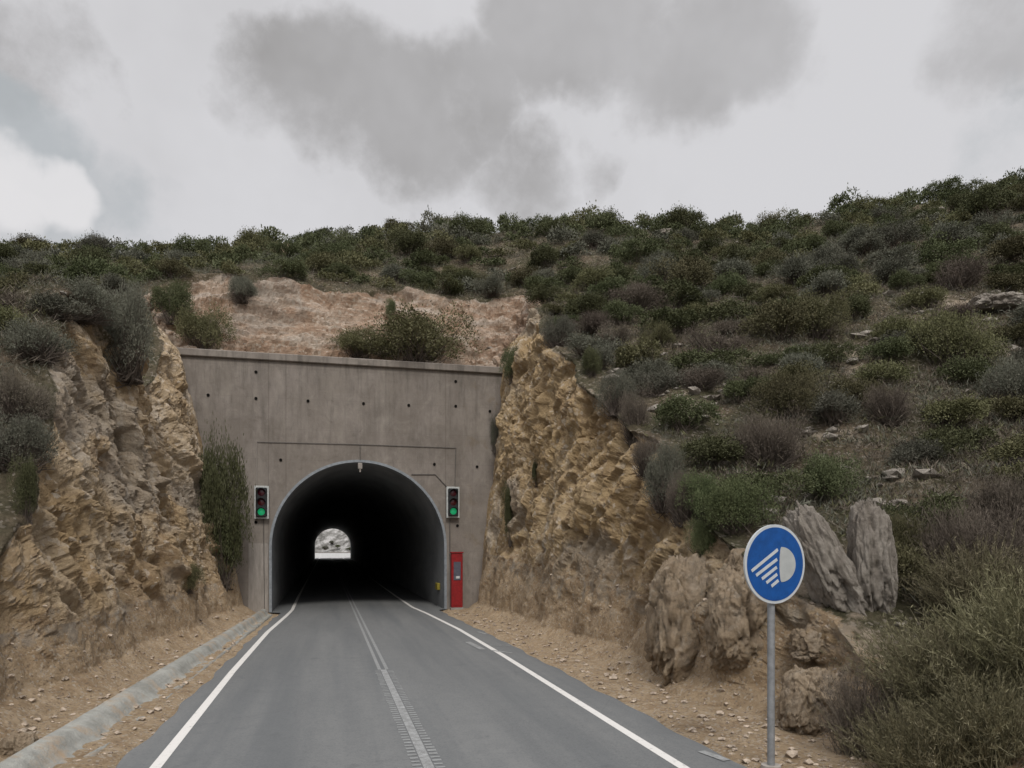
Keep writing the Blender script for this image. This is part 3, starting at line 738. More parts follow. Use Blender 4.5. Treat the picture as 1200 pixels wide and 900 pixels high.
# ------------------------------------------------------------------ traffic lights on the wall
def traffic_light(px, py, label):
    x, _, z = at(px, py, PY); t = empty('traffic_light', (x, PY, z)); tag(t, label, 'traffic light', 'signals either side of the tunnel mouth')
    w, h = .28, .66
    m = MB(); m.box(-w, w, -.20, -.16, -h, h, .012); m.build('backing_board', M_LFRAME, t)
    m = MB(); m.box(-.215, .215, -.30, -.202, -h + .075, h - .075, .03); m.build('housing', M_LBODY, t)
    m = MB(); m.box(-.05, .05, -.158, .0, h - .25, h - .15); m.box(-.05, .05, -.158, 0, -h + .15, -h + .25); m.build('bracket', M_GALV, t)
    for k, (zz, mm, nm_) in enumerate(((.385, M_LRED, 'red_lens'), (.0, M_LAMB, 'middle_lens'), (-.385, M_LGREEN, 'green_lens'))):
        m = MB(); N_ = 20; r = .14; vs = [(0, -.335, zz)]
        for q_, rr, yy in ((1, .6, -.33), (2, 1, -.305)):
            vs += [(r * rr * math.cos(2 * math.pi * i / N_), yy, zz + r * rr * math.sin(2 * math.pi * i / N_)) for i in range(N_)]
        m.add(vs, [(0, 1 + i, 1 + (i + 1) % N_) for i in range(N_)] + [(1 + i, 21 + i, 21 + (i + 1) % N_, 1 + (i + 1) % N_) for i in range(N_)], True)
        m.build(nm_, mm, t)
        m = MB(); r0 = .172; arc = [math.radians(a) for a in range(10, 171, 10)]; vs = []
        for yy, rr in ((-.30, r0), (-.46, r0 * .98)):
            vs += [(rr * math.cos(a), yy - (.0 if yy > -.4 else .0), zz + rr * math.sin(a)) for a in arc]
        n_ = len(arc); vs2 = [(x_ * 1.05, y_, zz + (z_ - zz) * 1.05) for x_, y_, z_ in vs]
        fs = [(i, i + 1, n_ + i + 1, n_ + i) for i in range(n_ - 1)]
        m.add(vs + vs2, fs + [tuple(2 * n_ + j for j in f_) for f_ in fs] + [(n_ + i, n_ + i + 1, 3 * n_ + i + 1, 3 * n_ + i) for i in range(n_ - 1)], True)
        m.build('visor', M_LBODY, t)
    return t
traffic_light(307, 589, 'traffic light showing green on the wall left of the tunnel mouth')
traffic_light(530, 589, 'traffic light showing green above the red cabinet, right of the tunnel mouth')

# ------------------------------------------------------------------ red cabinet
bx_c = at(534.5, 711, 30.75); cab = empty('emergency_cabinet', (bx_c[0], 30.62, .1)); tag(cab, 'tall narrow red emergency cabinet standing at the right of the tunnel mouth', 'cabinet')
m = MB(); m.box(-.24, .24, -.14, .16, .0, 2.28, .02); m.build('cabinet_body', M_RED, cab)
m = MB(); m.box(-.27, .27, -.17, .19, 2.283, 2.34, .015); m.build('cabinet_top', M_RED, cab)
m = MB(); m.box(-.15, .15, -.158, -.142, 1.15, 1.92, .006); m.build('panel', M_DARKP, cab)
m = MB(); m.box(-.17, .17, -.152, -.1415, .10, .98, .005); m.build('door', M_RED, cab)
m = MB(); m.box(-.06, .10, -.175, -.1585, 1.22, 1.32, .006); m.build('label_plate', M_WPL, cab)
m = MB(); m.box(-.27, .27, -.17, .19, -.16, -.003, .01); m.build('plinth', M_PALE, cab)

# ------------------------------------------------------------------ sign
sp_ = raydir(907, 661); t_ = 8.35; sx_, sy_ = sp_[0] * t_, sp_[1] * t_
sign = empty('road_sign', (sx_, sy_, 0), R(11)); tag(sign, 'round blue road sign with a white dipped-headlamp symbol on a grey post', 'road sign')
zc = HC - 16 / F * t_ ; RS = .45
m = MB(); m.tube([(0, .045, -.2), (0, .045, 1.2), (0, .045, zc + .32)], .042, 16); m.build('pole', M_GALV, sign)
m = MB()
def disc(m, r, y0, y1, n=56):
    m.add([(r * math.cos(2 * math.pi * k / n), y0, zc + r * math.sin(2 * math.pi * k / n)) for k in range(n)] + [(r * math.cos(2 * math.pi * k / n), y1, zc + r * math.sin(2 * math.pi * k / n)) for k in range(n)],
          [tuple(range(n)), tuple(range(2 * n - 1, n - 1, -1))] + [(k, n + k, n + (k + 1) % n, (k + 1) % n) for k in range(n)])
disc(m, RS, -.022, .0); plate = m.build('sign_plate', M_SWHITE, sign); plate['label'] = 'white rimmed round plate'
m = MB(); disc(m, RS - .032, -.026, -.0225); m.build('blue_field', M_BLUE, sign)
m = MB()                                             # the lamp: a D shape, flat side to the left, slightly bowed
pts = []
for a in np.linspace(-90, 90, 22): pts.append((.085 + .215 * math.cos(R(a)), zc - .005 + .20 * math.sin(R(a))))
for a in np.linspace(90, -90, 10)[1:-1]: pts.append((.085 - .03 * math.cos(R(a)), zc - .005 + .20 * math.sin(R(a))))
m.prism(pts, -.0295, -.0265); m.build('lamp_symbol', M_SGREY, sign)
m = MB()                                             # five slanting rays
for (xr, zr, xl, zl) in ((.03, .165, -.355, -.075), (.02, .055, -.29, -.125), (.015, -.035, -.205, -.165), (.02, -.115, -.14, -.21), (.04, -.185, -.065, -.25)):
    dx, dz = xl - xr, zl - zr; L_ = math.hypot(dx, dz); nx_, nz_ = -dz / L_ * .0175, dx / L_ * .0175
    m.prism([(xr + nx_, zc + zr + nz_), (xl + nx_, zc + zl + nz_), (xl - nx_, zc + zl - nz_), (xr - nx_, zc + zr - nz_)], -.0295, -.0265)
m.build('ray_symbol', M_SWHITE, sign)
m = MB(); m.box(-.20, .20, .001, .0185, zc + .12, zc + .16); m.box(-.20, .20, .001, .0185, zc - .18, zc - .14)
for zz in (.14, -.16): m.box(-.06, .06, .0, .095, zc + zz - .02, zc + zz + .02)
m.build('clamp', M_GALV, sign)
m = MB(); m.tube([(0, .045, -.08), (0, .045, .05)], [.13, .11], 14); m.build('footing', M_PALE, sign)

# ------------------------------------------------------------------ boulders
def boulder(label, px, py, w, h, depth, tilt=0, mat=M_GREY, seed=1, push=.0, group=None, sharp=.5, yaw=0.0):
    """px,py = foot of the rock in the photograph; w,h in pixels there"""
    p = hit(px, py); u, v, d = project(*p); W = w / F * d; Hh = h / F * d
    import bmesh
    bm = bmesh.new(); bmesh.ops.create_icosphere(bm, subdivisions=6, radius=1)
    co = np.array([v_.co[:] for v_ in bm.verts])
    co = np.sign(co) * np.abs(co) ** .72; 
    nrm_ = co / np.linalg.norm(co, axis=1, keepdims=True)
    f1_, f2_, cc = worley(co * np.array([1.3, 1.3, .8]) + seed * 7.3, seed)
    g1_, g2_, cd = worley(co * np.array([3.2, 3.2, 1.7]) + seed * 3.3, seed + 5)
    _, _, ce = worley(co * np.array([7, 7, 4.]) + seed * 1.3, seed + 9, 1.2)
    co = co + nrm_ * (.19 * cc + .09 * cd + .045 * ce + .12 * fbm(co * 1.3 + seed, 3, seed) + .10 * fbm(co * 4 + seed, 5, seed, .6) - .05 * np.exp(-((f2_ - f1_) / .05) ** 2))[:, None]
    # taper to the top
    k = 1 - sharp * .45 * np.clip((co[:, 2] + 1) / 2, 0, 1)
    co[:, 0] *= k * W * .56; co[:, 1] *= k * depth * .5; co[:, 2] = (co[:, 2] * .54 + .40) * Hh
    co[:, 0] += np.tan(R(tilt)) * co[:, 2]
    for v_, c_ in zip(bm.verts, co): v_.co = c_
    me = bpy.data.meshes.new('boulder'); bm.to_mesh(me); bm.free(); me.materials.append(mat)
    for pl in me.polygons: pl.use_smooth = True
    o = bpy.data.objects.new('boulder', me); C.objects.link(o)
    dn = Vector((p.x, p.y, 0)).normalized()
    o.location = (p.x + dn.x * push, p.y + dn.y * push, p.z - .05); o.rotation_euler = (0, 0, -A - math.atan(u / F - 600 / F) * .5 + R(yaw))
    tag(o, label, 'boulder', group); return o
boulder('grey upright rock slab leaning left, just right of the blue sign', 985, 704, 52, 124, .9, -22, seed=3, sharp=.45)
boulder('grey blocky upright rock right of the leaning slab', 1024, 700, 43, 120, .8, -3, seed=6, sharp=.15)
boulder('large tan boulder at the foot of the right rock face', 800, 780, 84, 135, 1.9, 3, M_TANB, 8, .6, sharp=.3)
boulder('large brownish boulder between the tan boulder and the sign post', 866, 776, 80, 115, 1.9, 0, M_TANB, 9, .6, sharp=.2)
boulder('small knobbly rock on top of the bank left of the sign disc', 866, 672, 24, 34, .4, 0, M_TANB, 12)
boulder('rough brown rock low on the bank right of the sign post', 945, 850, 66, 74, 1.3, 6, M_TANB, 14, .2)
boulder('squat brown rock above the low rock, right of the sign post', 950, 768, 46, 36, .8, 0, M_TANB, 15, .2)
boulder('pale angular rock near the foot of the left rock face', 22, 880, 36, 26, .35, 0, M_TANB, 17)
boulder('flat pale rock in the bare soil of the right hillside', 1165, 362, 60, 18, 1.6, 0, M_GREY, 18)
boulder('white rock among bushes high on the right hillside', 838, 290, 16, 9, .8, 0, M_GREY, 19)
boulder('pale rock under the skyline bushes above the right cliff', 780, 276, 20, 8, .9, 0, M_GREY, 20)
boulder('pale rock near the skyline at the far right', 1092, 252, 26, 9, 1.0, 0, M_GREY, 21)
boulder('pale rock standing above the left end of the rock ledge', 336, 300, 12, 16, .6, 0, M_TANB, 22)

# ------------------------------------------------------------------ shrubs
def leaves(cent, dirs, ln, wd, rg):
    n = len(cent); s = np.cross(dirs, rg.normal(size=(n, 3))); s /= np.maximum(np.linalg.norm(s, axis=1, keepdims=True), 1e-6)
    ln = ln * rg.uniform(.6, 1.3, (n, 1)); wd = wd * rg.uniform(.7, 1.3, (n, 1))
    v = np.stack([cent, cent + dirs * ln * .5 + s * wd * .5, cent + dirs * ln, cent + dirs * ln * .5 - s * wd * .5], 1)
    return v.reshape(-1, 3)
def shrub_arrays(kind, n, seed, leaf=.06, wdt=.028, lobes=9, hgt=.8, stems=60, airy=.35):
    """unit shrub: radius about 1, height about hgt, foot at z = 0"""
    rg = np.random.default_rng(seed)
    lc = []
    for k in range(lobes):
        a = rg.uniform(0, 6.283); r = math.sqrt(rg.uniform(0, 1)) * .62
        lc.append((r * math.cos(a), r * math.sin(a), hgt * rg.uniform(.32, .78) * (1 - .35 * r)))
    lc = np.array(lc); lr = rg.uniform(.24, .46, lobes)
    which = rg.integers(0, lobes, n)
    d = rg.normal(size=(n, 3)); d /= np.linalg.norm(d, axis=1, keepdims=True)
    d[:, 2] = np.where(d[:, 2] < -.5, -d[:, 2], d[:, 2])
    rad = lr[which][:, None] * (1 - airy * rg.uniform(0, 1, (n, 1)) ** 1.4) 
    lump = 1 + .28 * vnoise(d * 2.6 + which[:, None] * 9.1, seed) + .16 * vnoise(d * 6 + which[:, None] * 3.7, seed + 4)
    p = lc[which] + d * rad * lump[:, None] * np.array([1, 1, .85 * hgt / .8])
    p[:, 2] = np.maximum(p[:, 2], rg.uniform(.0, .12, n))
    # some sprigs stick out
    spr = rg.uniform(0, 1, n) < .07
    p[spr] += d[spr] * rg.uniform(.02, .16, (spr.sum(), 1)) + np.array([0, 0, .03])
    dr = d * .7 + np.array([0, 0, .35]) + rg.normal(size=(n, 3)) * .55; dr /= np.linalg.norm(dr, axis=1, keepdims=True)
    V = leaves(p, dr, leaf, wdt, rg)
    tint = np.clip(.5 + .35 * vnoise(p * 3.2 + 5, seed + 9) + rg.normal(0, .09, n), 0, 1)
    # stems as thin blades from the foot out to the lobes
    m = stems; w2 = rg.integers(0, lobes, m); base = rg.normal(size=(m, 3)) * np.array([.12, .12, 0])
    dd = rg.normal(size=(m, 3)); dd /= np.linalg.norm(dd, axis=1, keepdims=True)
    tip = lc[w2] + dd * lr[w2][:, None] * rg.uniform(.4, 1.12, (m, 1)); tip[:, 2] = np.maximum(tip[:, 2], .1)
    mid = (base + tip) / 2 + rg.normal(size=(m, 3)) * .05 + np.array([0, 0, -.03])
    wv = .009
    off = np.cross(tip - base, rg.normal(size=(m, 3))); off /= np.linalg.norm(off, axis=1, keepdims=True)
    SV = np.stack([base - off * wv, base + off * wv, mid + off * wv * .8, mid - off * wv * .8, tip + off * wv * .3, tip - off * wv * .3], 1)
    return V, tint, SV
def shrub_mesh(name, kind, *a, **k):
    V, tint, SV = shrub_arrays(kind, *a, **k)
    n = len(V) // 4; m = len(SV)
    f1_ = np.arange(n * 4).reshape(n, 4); b = n * 4 + np.arange(m)[:, None] * 6
    f2_ = np.concatenate([b + np.array([[0, 1, 2, 3]]), b + np.array([[3, 2, 4, 5]])], 0)
    vv = np.concatenate([V, SV.reshape(-1, 3)]); ff = np.concatenate([f1_, f2_])
    mi = np.concatenate([np.zeros(n, int), np.ones(len(f2_), int)])
    tt = np.concatenate([tint, np.full(len(f2_), .5)])
    return mesh_np(name, vv, ff, [LM[kind], M_TWIG], matidx=mi, attrs={'tint': ('FACE', tt)}, link=False)
KINDS = {'dark': dict(n=9000, leaf=.052, wdt=.030, airy=.35, stems=50), 'olive': dict(n=8000, leaf=.056, wdt=.026, airy=.42, stems=70),
         'grey': dict(n=8000, leaf=.075, wdt=.017, airy=.6, stems=260), 'brown': dict(n=6500, leaf=.10, wdt=.010, airy=.85, stems=520),
         'green': dict(n=9000, leaf=.052, wdt=.028, airy=.35, stems=40)}
PROTO = {k: [shrub_mesh('shrub', k, v['n'], 100 + 10 * i + s, leaf=v['leaf'], wdt=v['wdt'], airy=v['airy'], stems=v['stems'], hgt=(.75, .9, .7)[s], lobes=(9, 12, 7)[s]) for s in range(3)] for i, (k, v) in enumerate(KINDS.items())}
# finer prototypes with parts, for the shrubs that show large
def big_proto(kind, seed, mult=2.2, scale=.7, stems=2):
    v = KINDS[kind]; V, tint, SV = shrub_arrays(kind, int(v['n'] * mult), seed, leaf=v['leaf'] * scale, wdt=v['wdt'] * scale, airy=v['airy'] * 1.1, stems=v['stems'] * stems, hgt=.85, lobes=16)
    n = len(V) // 4; fo = mesh_np('foliage', V, np.arange(n * 4).reshape(n, 4), LM[kind], attrs={'tint': ('FACE', tint)}, link=False)
    m_ = len(SV); b = np.arange(m_)[:, None] * 6
    st = mesh_np('stems', SV.reshape(-1, 3), np.concatenate([b + np.array([[0, 1, 2, 3]]), b + np.array([[3, 2, 4, 5]])], 0), M_TWIG, link=False)
    return fo, st
BIG = {k: [big_proto(k, 500 + 7 * i), big_proto(k, 600 + 7 * i)] for i, k in enumerate(KINDS)}
cover = []          # ground already taken by hand-placed shrubs
def place_big(label, px, py, w, h, kind, var=0, sink=.12, group=None, depth=None, rz_=None):
    p = hit(px, py)
    if p is None: print('MISS', label); return
    u, v, d = project(*p); W = w / F * d; Hh = h / F * d
    e = empty('shrub', (p.x, p.y, p.z - sink * Hh), random.uniform(0, 6.28) if rz_ is None else rz_)
    tag(e, label, 'bush', group); dp = depth or max(W, .6 * Hh)
    for nm_, me in zip(('foliage', 'stems'), BIG[kind][var]):
        o = bpy.data.objects.new(nm_, me); C.objects.link(o); o.parent = e; o.scale = (W * .56, W * .56 if rz_ is None else dp * .5, Hh * 1.12 / .95)
    cover.append((p.x, p.y, W * .45)); return e
HB = [
 ('tall dark bush in the corner between left cliff and concrete portal wall', 259, 668, 66, 160, 'dark', 0),
 ('rounded dark bush crowding the lower half of the tall corner bush', 262, 680, 60, 96, 'dark', 1),
 ('small green bush on the rock at the foot of the portal wall, left side', 221, 692, 34, 34, 'olive', 1),
 ('dark green bush alone on the left rock face near the picture edge', 31, 606, 38, 72, 'dark', 1),
 ('grey-green bush topping the leftmost rocks, above the lone dark bush', 18, 545, 90, 70, 'grey', 0),
 ('grey bare-looking bush at the left picture edge beside the pointed rock', 22, 490, 80, 60, 'brown', 1),
 ('large grey scrub spilling over the left cliff behind the pointed rock', 150, 435, 88, 105, 'grey', 1),
 ('grey-brown bush behind the pointed rock on the left slope', 92, 372, 90, 50, 'grey', 0),
 ('low grey-green bush left of the pointed rock', 45, 420, 90, 42, 'grey', 1),
 ('dark bush on the left cliff edge above the portal corner', 203, 375, 50, 48, 'dark', 0),
 ('spreading olive bush just behind the left end of the portal coping', 235, 412, 78, 52, 'olive', 0),
 ('small grey-green bush alone on the left of the rock ledge', 285, 352, 36, 34, 'grey', 0),
 ('low green bush above the middle of the portal coping', 420, 419, 90, 34, 'olive', 1),
 ('largest green bush growing over the portal coping', 488, 428, 140, 66, 'olive', 0),
 ('tiny dark bush in the middle of the rock ledge', 458, 374, 18, 24, 'dark', 1),
 ('dark bush at the right end of the portal coping', 600, 446, 30, 40, 'dark', 0),
 ('narrow green plant low on the right cliff beside the portal wall', 598, 632, 20, 70, 'dark', 1),
 ('small dark plant high on the right cliff face', 629, 568, 13, 30, 'dark', 0),
 ('grey creeper hanging at the joint of portal wall and right cliff', 580, 528, 16, 60, 'grey', 0),
 ('bright green bush on the bank above the sign', 862, 622, 88, 68, 'green', 0),
 ('green bush on the cliff edge left of the brightest green bush', 820, 612, 62, 58, 'green', 1),
 ('small green bush overhanging the big boulder', 822, 650, 40, 42, 'green', 1),
 ('grey-brown bush on the lower brink of the right cliff', 778, 590, 52, 84, 'grey', 0),
 ('grey bush on the brink above the lower grey-brown one', 722, 482, 50, 48, 'grey', 1),
 ('small brown scrub hugging the middle of the right cliff brink', 757, 552, 40, 46, 'brown', 0),
 ('grey-green tuft on the highest part of the right cliff brink', 655, 405, 44, 40, 'grey', 0),
 ('dry brown scrub at the brink above the big boulder', 800, 610, 44, 60, 'brown', 1),
 ('brown bush on the brink higher up the right cliff', 745, 515, 44, 60, 'brown', 1),
 ('dark olive bush behind the upright grey rocks', 968, 588, 92, 58, 'dark', 1),
 ('rounded olive bush beside the bare patch on the right hillside', 1110, 432, 98, 72, 'olive', 1),
 ('broad olive bush in the middle of the right hillside', 958, 398, 82, 58, 'olive', 0),
 ('purple-brown bare bush above the upright grey rocks', 900, 545, 92, 72, 'brown', 0),
 ('dark green bush above the purple-brown bare bush', 925, 490, 86, 58, 'olive', 1),
 ('brown bare bush right of the bare soil patch', 1042, 494, 62, 46, 'brown', 1),
 ('small green bush near the brink of the right cliff top', 770, 408, 46, 28, 'olive', 0),
 ('dark bush clinging to the corner of the right cliff top', 693, 440, 34, 34, 'dark', 1),
 ('green bush beside the upright grey rock, behind the big broom', 1062, 665, 64, 66, 'olive', 0),
 ('leafless grey bush behind the big broom at the right', 1140, 690, 130, 120, 'brown', 0),
 ('brown bush at the right picture edge above the leafless one', 1180, 620, 90, 70, 'brown', 1),
 ('grey bush at the right picture edge on the mid slope', 1180, 480, 80, 60, 'grey', 1),
]
for (lb, px, py, w, h, k, var) in HB: place_big(lb, px, py, w, h, k, var)

# the big wispy broom in the right foreground: long curved stems with fine leaves
def broom_meshes(seed, n=900, mk='straw'):
    rg = np.random.default_rng(seed); SV = []; SF = []; LV = []; TT = []; ST = []
    b = 0
    for i in range(n):
        a = rg.uniform(0, 6.283); lean = rg.uniform(.05, 1.15) ** 1.0; L_ = rg.uniform(.55, 1.12)
        base = np.array([rg.normal() * .16, rg.normal() * .16, 0]); dirv = np.array([math.cos(a) * lean, math.sin(a) * lean, 1.0]); dirv /= np.linalg.norm(dirv)
        ts = np.linspace(0, 1, 7)[:, None]
        curl = np.array([math.cos(a), math.sin(a), -.55]) * rg.uniform(.0, .42)
        wob = rg.normal(size=3) * .07
        pts = base + dirv * L_ * ts + curl * L_ * ts ** 2 * .6 + wob * np.sin(ts * 5)
        pts[:, 2] = np.maximum(pts[:, 2], .02)
        r = .0055 * (1 - .75 * ts[:, 0]); s1 = np.cross(dirv, rg.normal(size=3)); s1 /= np.linalg.norm(s1); s2 = np.cross(dirv, s1)
        for k in range(7):
            for ang in (0, 2.094, 4.189): SV.append(pts[k] + (s1 * math.cos(ang) + s2 * math.sin(ang)) * r[k])
        for k in range(6):
            for q_ in range(3): SF.append((b + k * 3 + q_, b + k * 3 + (q_ + 1) % 3, b + k * 3 + 3 + (q_ + 1) % 3, b + k * 3 + 3 + q_))
        b += 21
        m_ = 34; tt = rg.uniform(.28, 1.0, m_); pp = np.stack([np.interp(tt, ts[:, 0], pts[:, c]) for c in range(3)], -1) + rg.normal(size=(m_, 3)) * .012
        dd = dirv + rg.normal(size=(m_, 3)) * .6; dd /= np.linalg.norm(dd, axis=1, keepdims=True)
        LV.append(leaves(pp, dd, .062, .0085, rg)); TT.append(np.clip(rg.normal(.5, .22) + rg.normal(0, .1, m_), 0, 1))
    LV = np.concatenate(LV); n4 = len(LV) // 4
    fo = mesh_np('foliage', LV, np.arange(n4 * 4).reshape(n4, 4), LM[mk], attrs={'tint': ('FACE', np.concatenate(TT))}, link=False)
    st = mesh_np('stems', np.array(SV), np.array(SF), LM[mk], attrs={'tint': ('FACE', np.repeat(rg.uniform(.3, 1, n), 18))}, link=False)
    return fo, st
BR = [broom_meshes(31), broom_meshes(32), broom_meshes(33, 600, 'brown')]
def place_broom(label, x, y, W, Hh, var, sink=.1):
    p, nn = drop(x, y)
    e = empty('broom_shrub', (x, y, p.z - sink), random.uniform(0, 6.28)); tag(e, label, 'bush')
    for nm_, me in zip(('foliage', 'stems'), BR[var]):
        o = bpy.data.objects.new(nm_, me); C.objects.link(o); o.parent = e; o.scale = (W, W, Hh)
    cover.append((x, y, W * .9))
def by_depth(px, d): r_ = raydir(px, 645); return r_[0] * d, r_[1] * d
for lb, px, d, W, Hh, var in [
    ('big wispy straw-green broom bush filling the lower right corner', 1110, 8.6, 1.15, 1.32, 0),
    ('wispy broom bush at the lower right picture edge', 1215, 8.2, 1.1, 1.42, 1),
    ('low dry broom clump at the bottom edge right of the sign foot', 1075, 8.0, .75, .95, 0),
    ('low green broom clump at the bottom edge in the right corner', 1165, 7.7, .85, 1.0, 1),
    ('green broom bush rising behind the big one in the corner', 1150, 10.6, 1.2, 1.35, 0),
    ('dry brownish broom clump between the low brown rock and the big broom', 1010, 8.9, .62, 1.15, 2)]:
    x, y = by_depth(px, d); place_broom(lb, x, y, W, Hh, var)

rgf = np.random.default_rng(3)
for k_ in range(12):
    x, y = rgf.uniform(-7, 7), rgf.uniform(178, 215); z = .62 + float(sstep(171, 232, y + 4 * math.sin(x * .08))) * 32
    o = bpy.data.objects.new('shrub', PROTO['dark' if k_ % 2 else 'grey'][k_ % 3]); C.objects.link(o); o.location = (x, y, z - .2); r_ = rgf.uniform(.5, 1.2); o.scale = (r_, r_, r_)
    tag(o, 'tiny dark bush on the stony slope seen through the far tunnel mouth', 'bush', 'bushes beyond the far tunnel mouth')
# random scrub over the hill
cand = []
tries = 0
gridc = {}
def near_ok(x, y, r):
    ci, cj = int(x // 2), int(y // 2)
    for a in range(ci - 2, ci + 3):
        for b in range(cj - 2, cj + 3):
            for (qx, qy, qr) in gridc.get((a, b), ()):
                if (qx - x) ** 2 + (qy - y) ** 2 < ((r + qr) * .54) ** 2: return False
    return True
for c_ in cover: gridc.setdefault((int(c_[0] // 2), int(c_[1] // 2)), []).append(c_)
rg = np.random.default_rng(5)
flatrock = rock_a
from mathutils.kdtree import KDTree
vis = np.nonzero(((rows[:, None] > 2) & (rows[:, None] < 75) & (np.abs(GX) < 75)).ravel())[0][::3]
kd = KDTree(len(vis)); pp_ = P2.reshape(-1, 3)[vis]; rk = flatrock.ravel()[vis]; br_ = bare.ravel()[vis]
for i_, p_ in enumerate(pp_.tolist()): kd.insert((p_[0], p_[1], 0), i_)
kd.balance()
NT = 13000
xs_ = rg.uniform(-62, 72, NT); ys_ = rg.uniform(1, 68, NT); rs_ = rg.uniform(.45, 1.0, NT) ** 1.4 * 1.5 + .3
for x, y, r in zip(xs_, ys_, rs_):
    if -6.0 < x < 7.8 and y < 32: continue
    d = x * SA + y * CA
    u = (x * CA - y * SA)
    if d < 1 and abs(u) > 30: continue
    if abs(u) > d * .85 + 9: continue
    if d > 62: continue
    _, i_, dist = kd.find((x, y, 0))
    if rk[i_] > .45 or br_[i_] > .4: continue
    if d > 40: r = max(r, .75)
    if d < 22: r = min(r, .95)
    if not near_ok(x, y, r): continue
    p, nn = drop(x, y)
    if p is None or (nn.z < .45): continue
    gridc.setdefault((int(x // 2), int(y // 2)), []).append((x, y, r)); cand.append((x, y, p.z, r))
print('shrubs', len(cand))
def kindof(x, y):
    a = vnoise(np.array([[x / 6.0, y / 6.0, 1.3]]), 71)[0] + rg.normal() * .45; d = x * SA + y * CA
    if d < 30 and x > 0: ks = ['brown', 'grey', 'olive', 'dark', 'brown']
    elif x < 0 and d < 34: ks = ['grey', 'dark', 'grey', 'olive', 'brown']
    else: ks = ['dark', 'grey', 'dark', 'olive', 'dark']
    return ks[int(np.clip((a + 1.1) / 2.2 * 5, 0, 4))]
KW = {'dark': 'dark green', 'olive': 'olive green', 'grey': 'grey-green', 'brown': 'brown twiggy'}
LAND = [('the left cliff', 60, 430), ('the pointed left rock', 115, 385), ('the lone dark bush at left', 31, 570), ('the large grey scrub', 150, 385), ('the portal\'s left corner', 205, 410),
        ('the ledge\'s left end', 285, 330), ('the tunnel mouth', 420, 540), ('the largest coping bush', 492, 390), ('the portal\'s right corner', 588, 430), ('the ledge\'s right end', 620, 325),
        ('the right cliff top', 690, 430), ('the grey-brown brink bush', 775, 545), ('the bright green bush', 862, 590), ('the upright grey rocks', 990, 620), ('the purple-brown bush', 900, 510),
        ('the broad olive bush', 958, 370), ('the rounded olive bush', 1110, 400), ('the white hillside rock', 838, 290), ('the blue sign', 907, 660), ('the corner broom bush', 1100, 780), ('the bare soil patch', 1000, 440)]
COLS = [('the left picture edge', 0), ('the pointed left rock', 115), ('the portal\'s left corner', 205), ('the left traffic light', 307), ('the tunnel mouth', 415), ('the right traffic light', 530),
        ('the right cliff top', 660), ('the big boulders', 810), ('the blue sign', 907), ('the upright grey rocks', 1000), ('the rounded olive bush', 1110), ('the right picture edge', 1200)]
def where(px, py, dsk):
    if dsk > 50:
        nm_, cx_ = min(COLS, key=lambda c: abs(c[1] - px)); off = px - cx_
        return 'on the skyline ' + ('straight above ' if abs(off) < 18 else 'above-left of ' if off < 0 else 'above-right of ') + nm_
    nm_, lx, ly = min(LAND, key=lambda c: (c[1] - px) ** 2 + (c[2] - py) ** 2)
    dx, dy = px - lx, py - ly; D = math.hypot(dx, dy)
    D = max(D, 1)
    v_ = 'above' if dy < -.4 * D else 'below' if dy > .4 * D else ''; h_ = 'left' if dx < -.4 * D else 'right' if dx > .4 * D else ''
    far_ = 'just ' if D < 55 else ''
    rel = (v_ + '-' + h_ + ' of' if v_ and h_ else v_ if v_ else h_ + ' of')
    return far_ + rel + ' ' + nm_
NAMED = {}
scored = []
for (x, y, z, r) in cand:
    px, py, d = project(x, y, z + r * .5)
    inv = d > 2 and -60 < px < 1260 and -30 < py < 930 and d < 60
    scored.append((r / d if inv else -r / max(abs(d), 1), x, y, z, r, px, py))
scored.sort(reverse=True)
IND = 255
rest_v, rest_t, rest_k = {}, {}, []
for i_, (s_, x, y, z, r, px, py) in enumerate(scored):
    k = kindof(x, y); hh = r * rg.uniform(.75, 1.15) * (1.25 if (x * SA + y * CA) > 50 else 1)
    rot_ = rg.uniform(0, 6.283); v_ = int(rg.integers(0, 3))
    if s_ > 0 and i_ < IND:
        o = bpy.data.objects.new('shrub', PROTO[k][v_]); C.objects.link(o)
        o.location = (x, y, z - .12 * r); o.rotation_euler = (rg.normal() * .08, rg.normal() * .08, rot_); o.scale = (r, r * rg.uniform(.85, 1.2), hh)
        wpx = r / (x * SA + y * CA) * F * 2
        szw = 'small' if wpx < 30 else 'large' if wpx > 55 else 'mid-sized'
        NAMED.setdefault((szw, KW[k], where(px, py, x * SA + y * CA)), []).append((px, py, o))
    else:
        V, tint, SV = shrub_arrays(k, 1100, 9000 + i_, leaf=.12, wdt=.055 if k != 'brown' else .03, airy=KINDS[k]['airy'] * .8, stems=2, hgt=.8, lobes=7)
        cs, sn = math.cos(rot_), math.sin(rot_); V = V * np.array([r, r, hh])
        V = np.stack([V[:, 0] * cs - V[:, 1] * sn + x, V[:, 0] * sn + V[:, 1] * cs + y, V[:, 2] + z - .12 * r], -1)
        rest_v.setdefault(k, []).append(V); rest_t.setdefault(k, []).append(np.clip(tint + rg.normal() * .15, 0, 1))
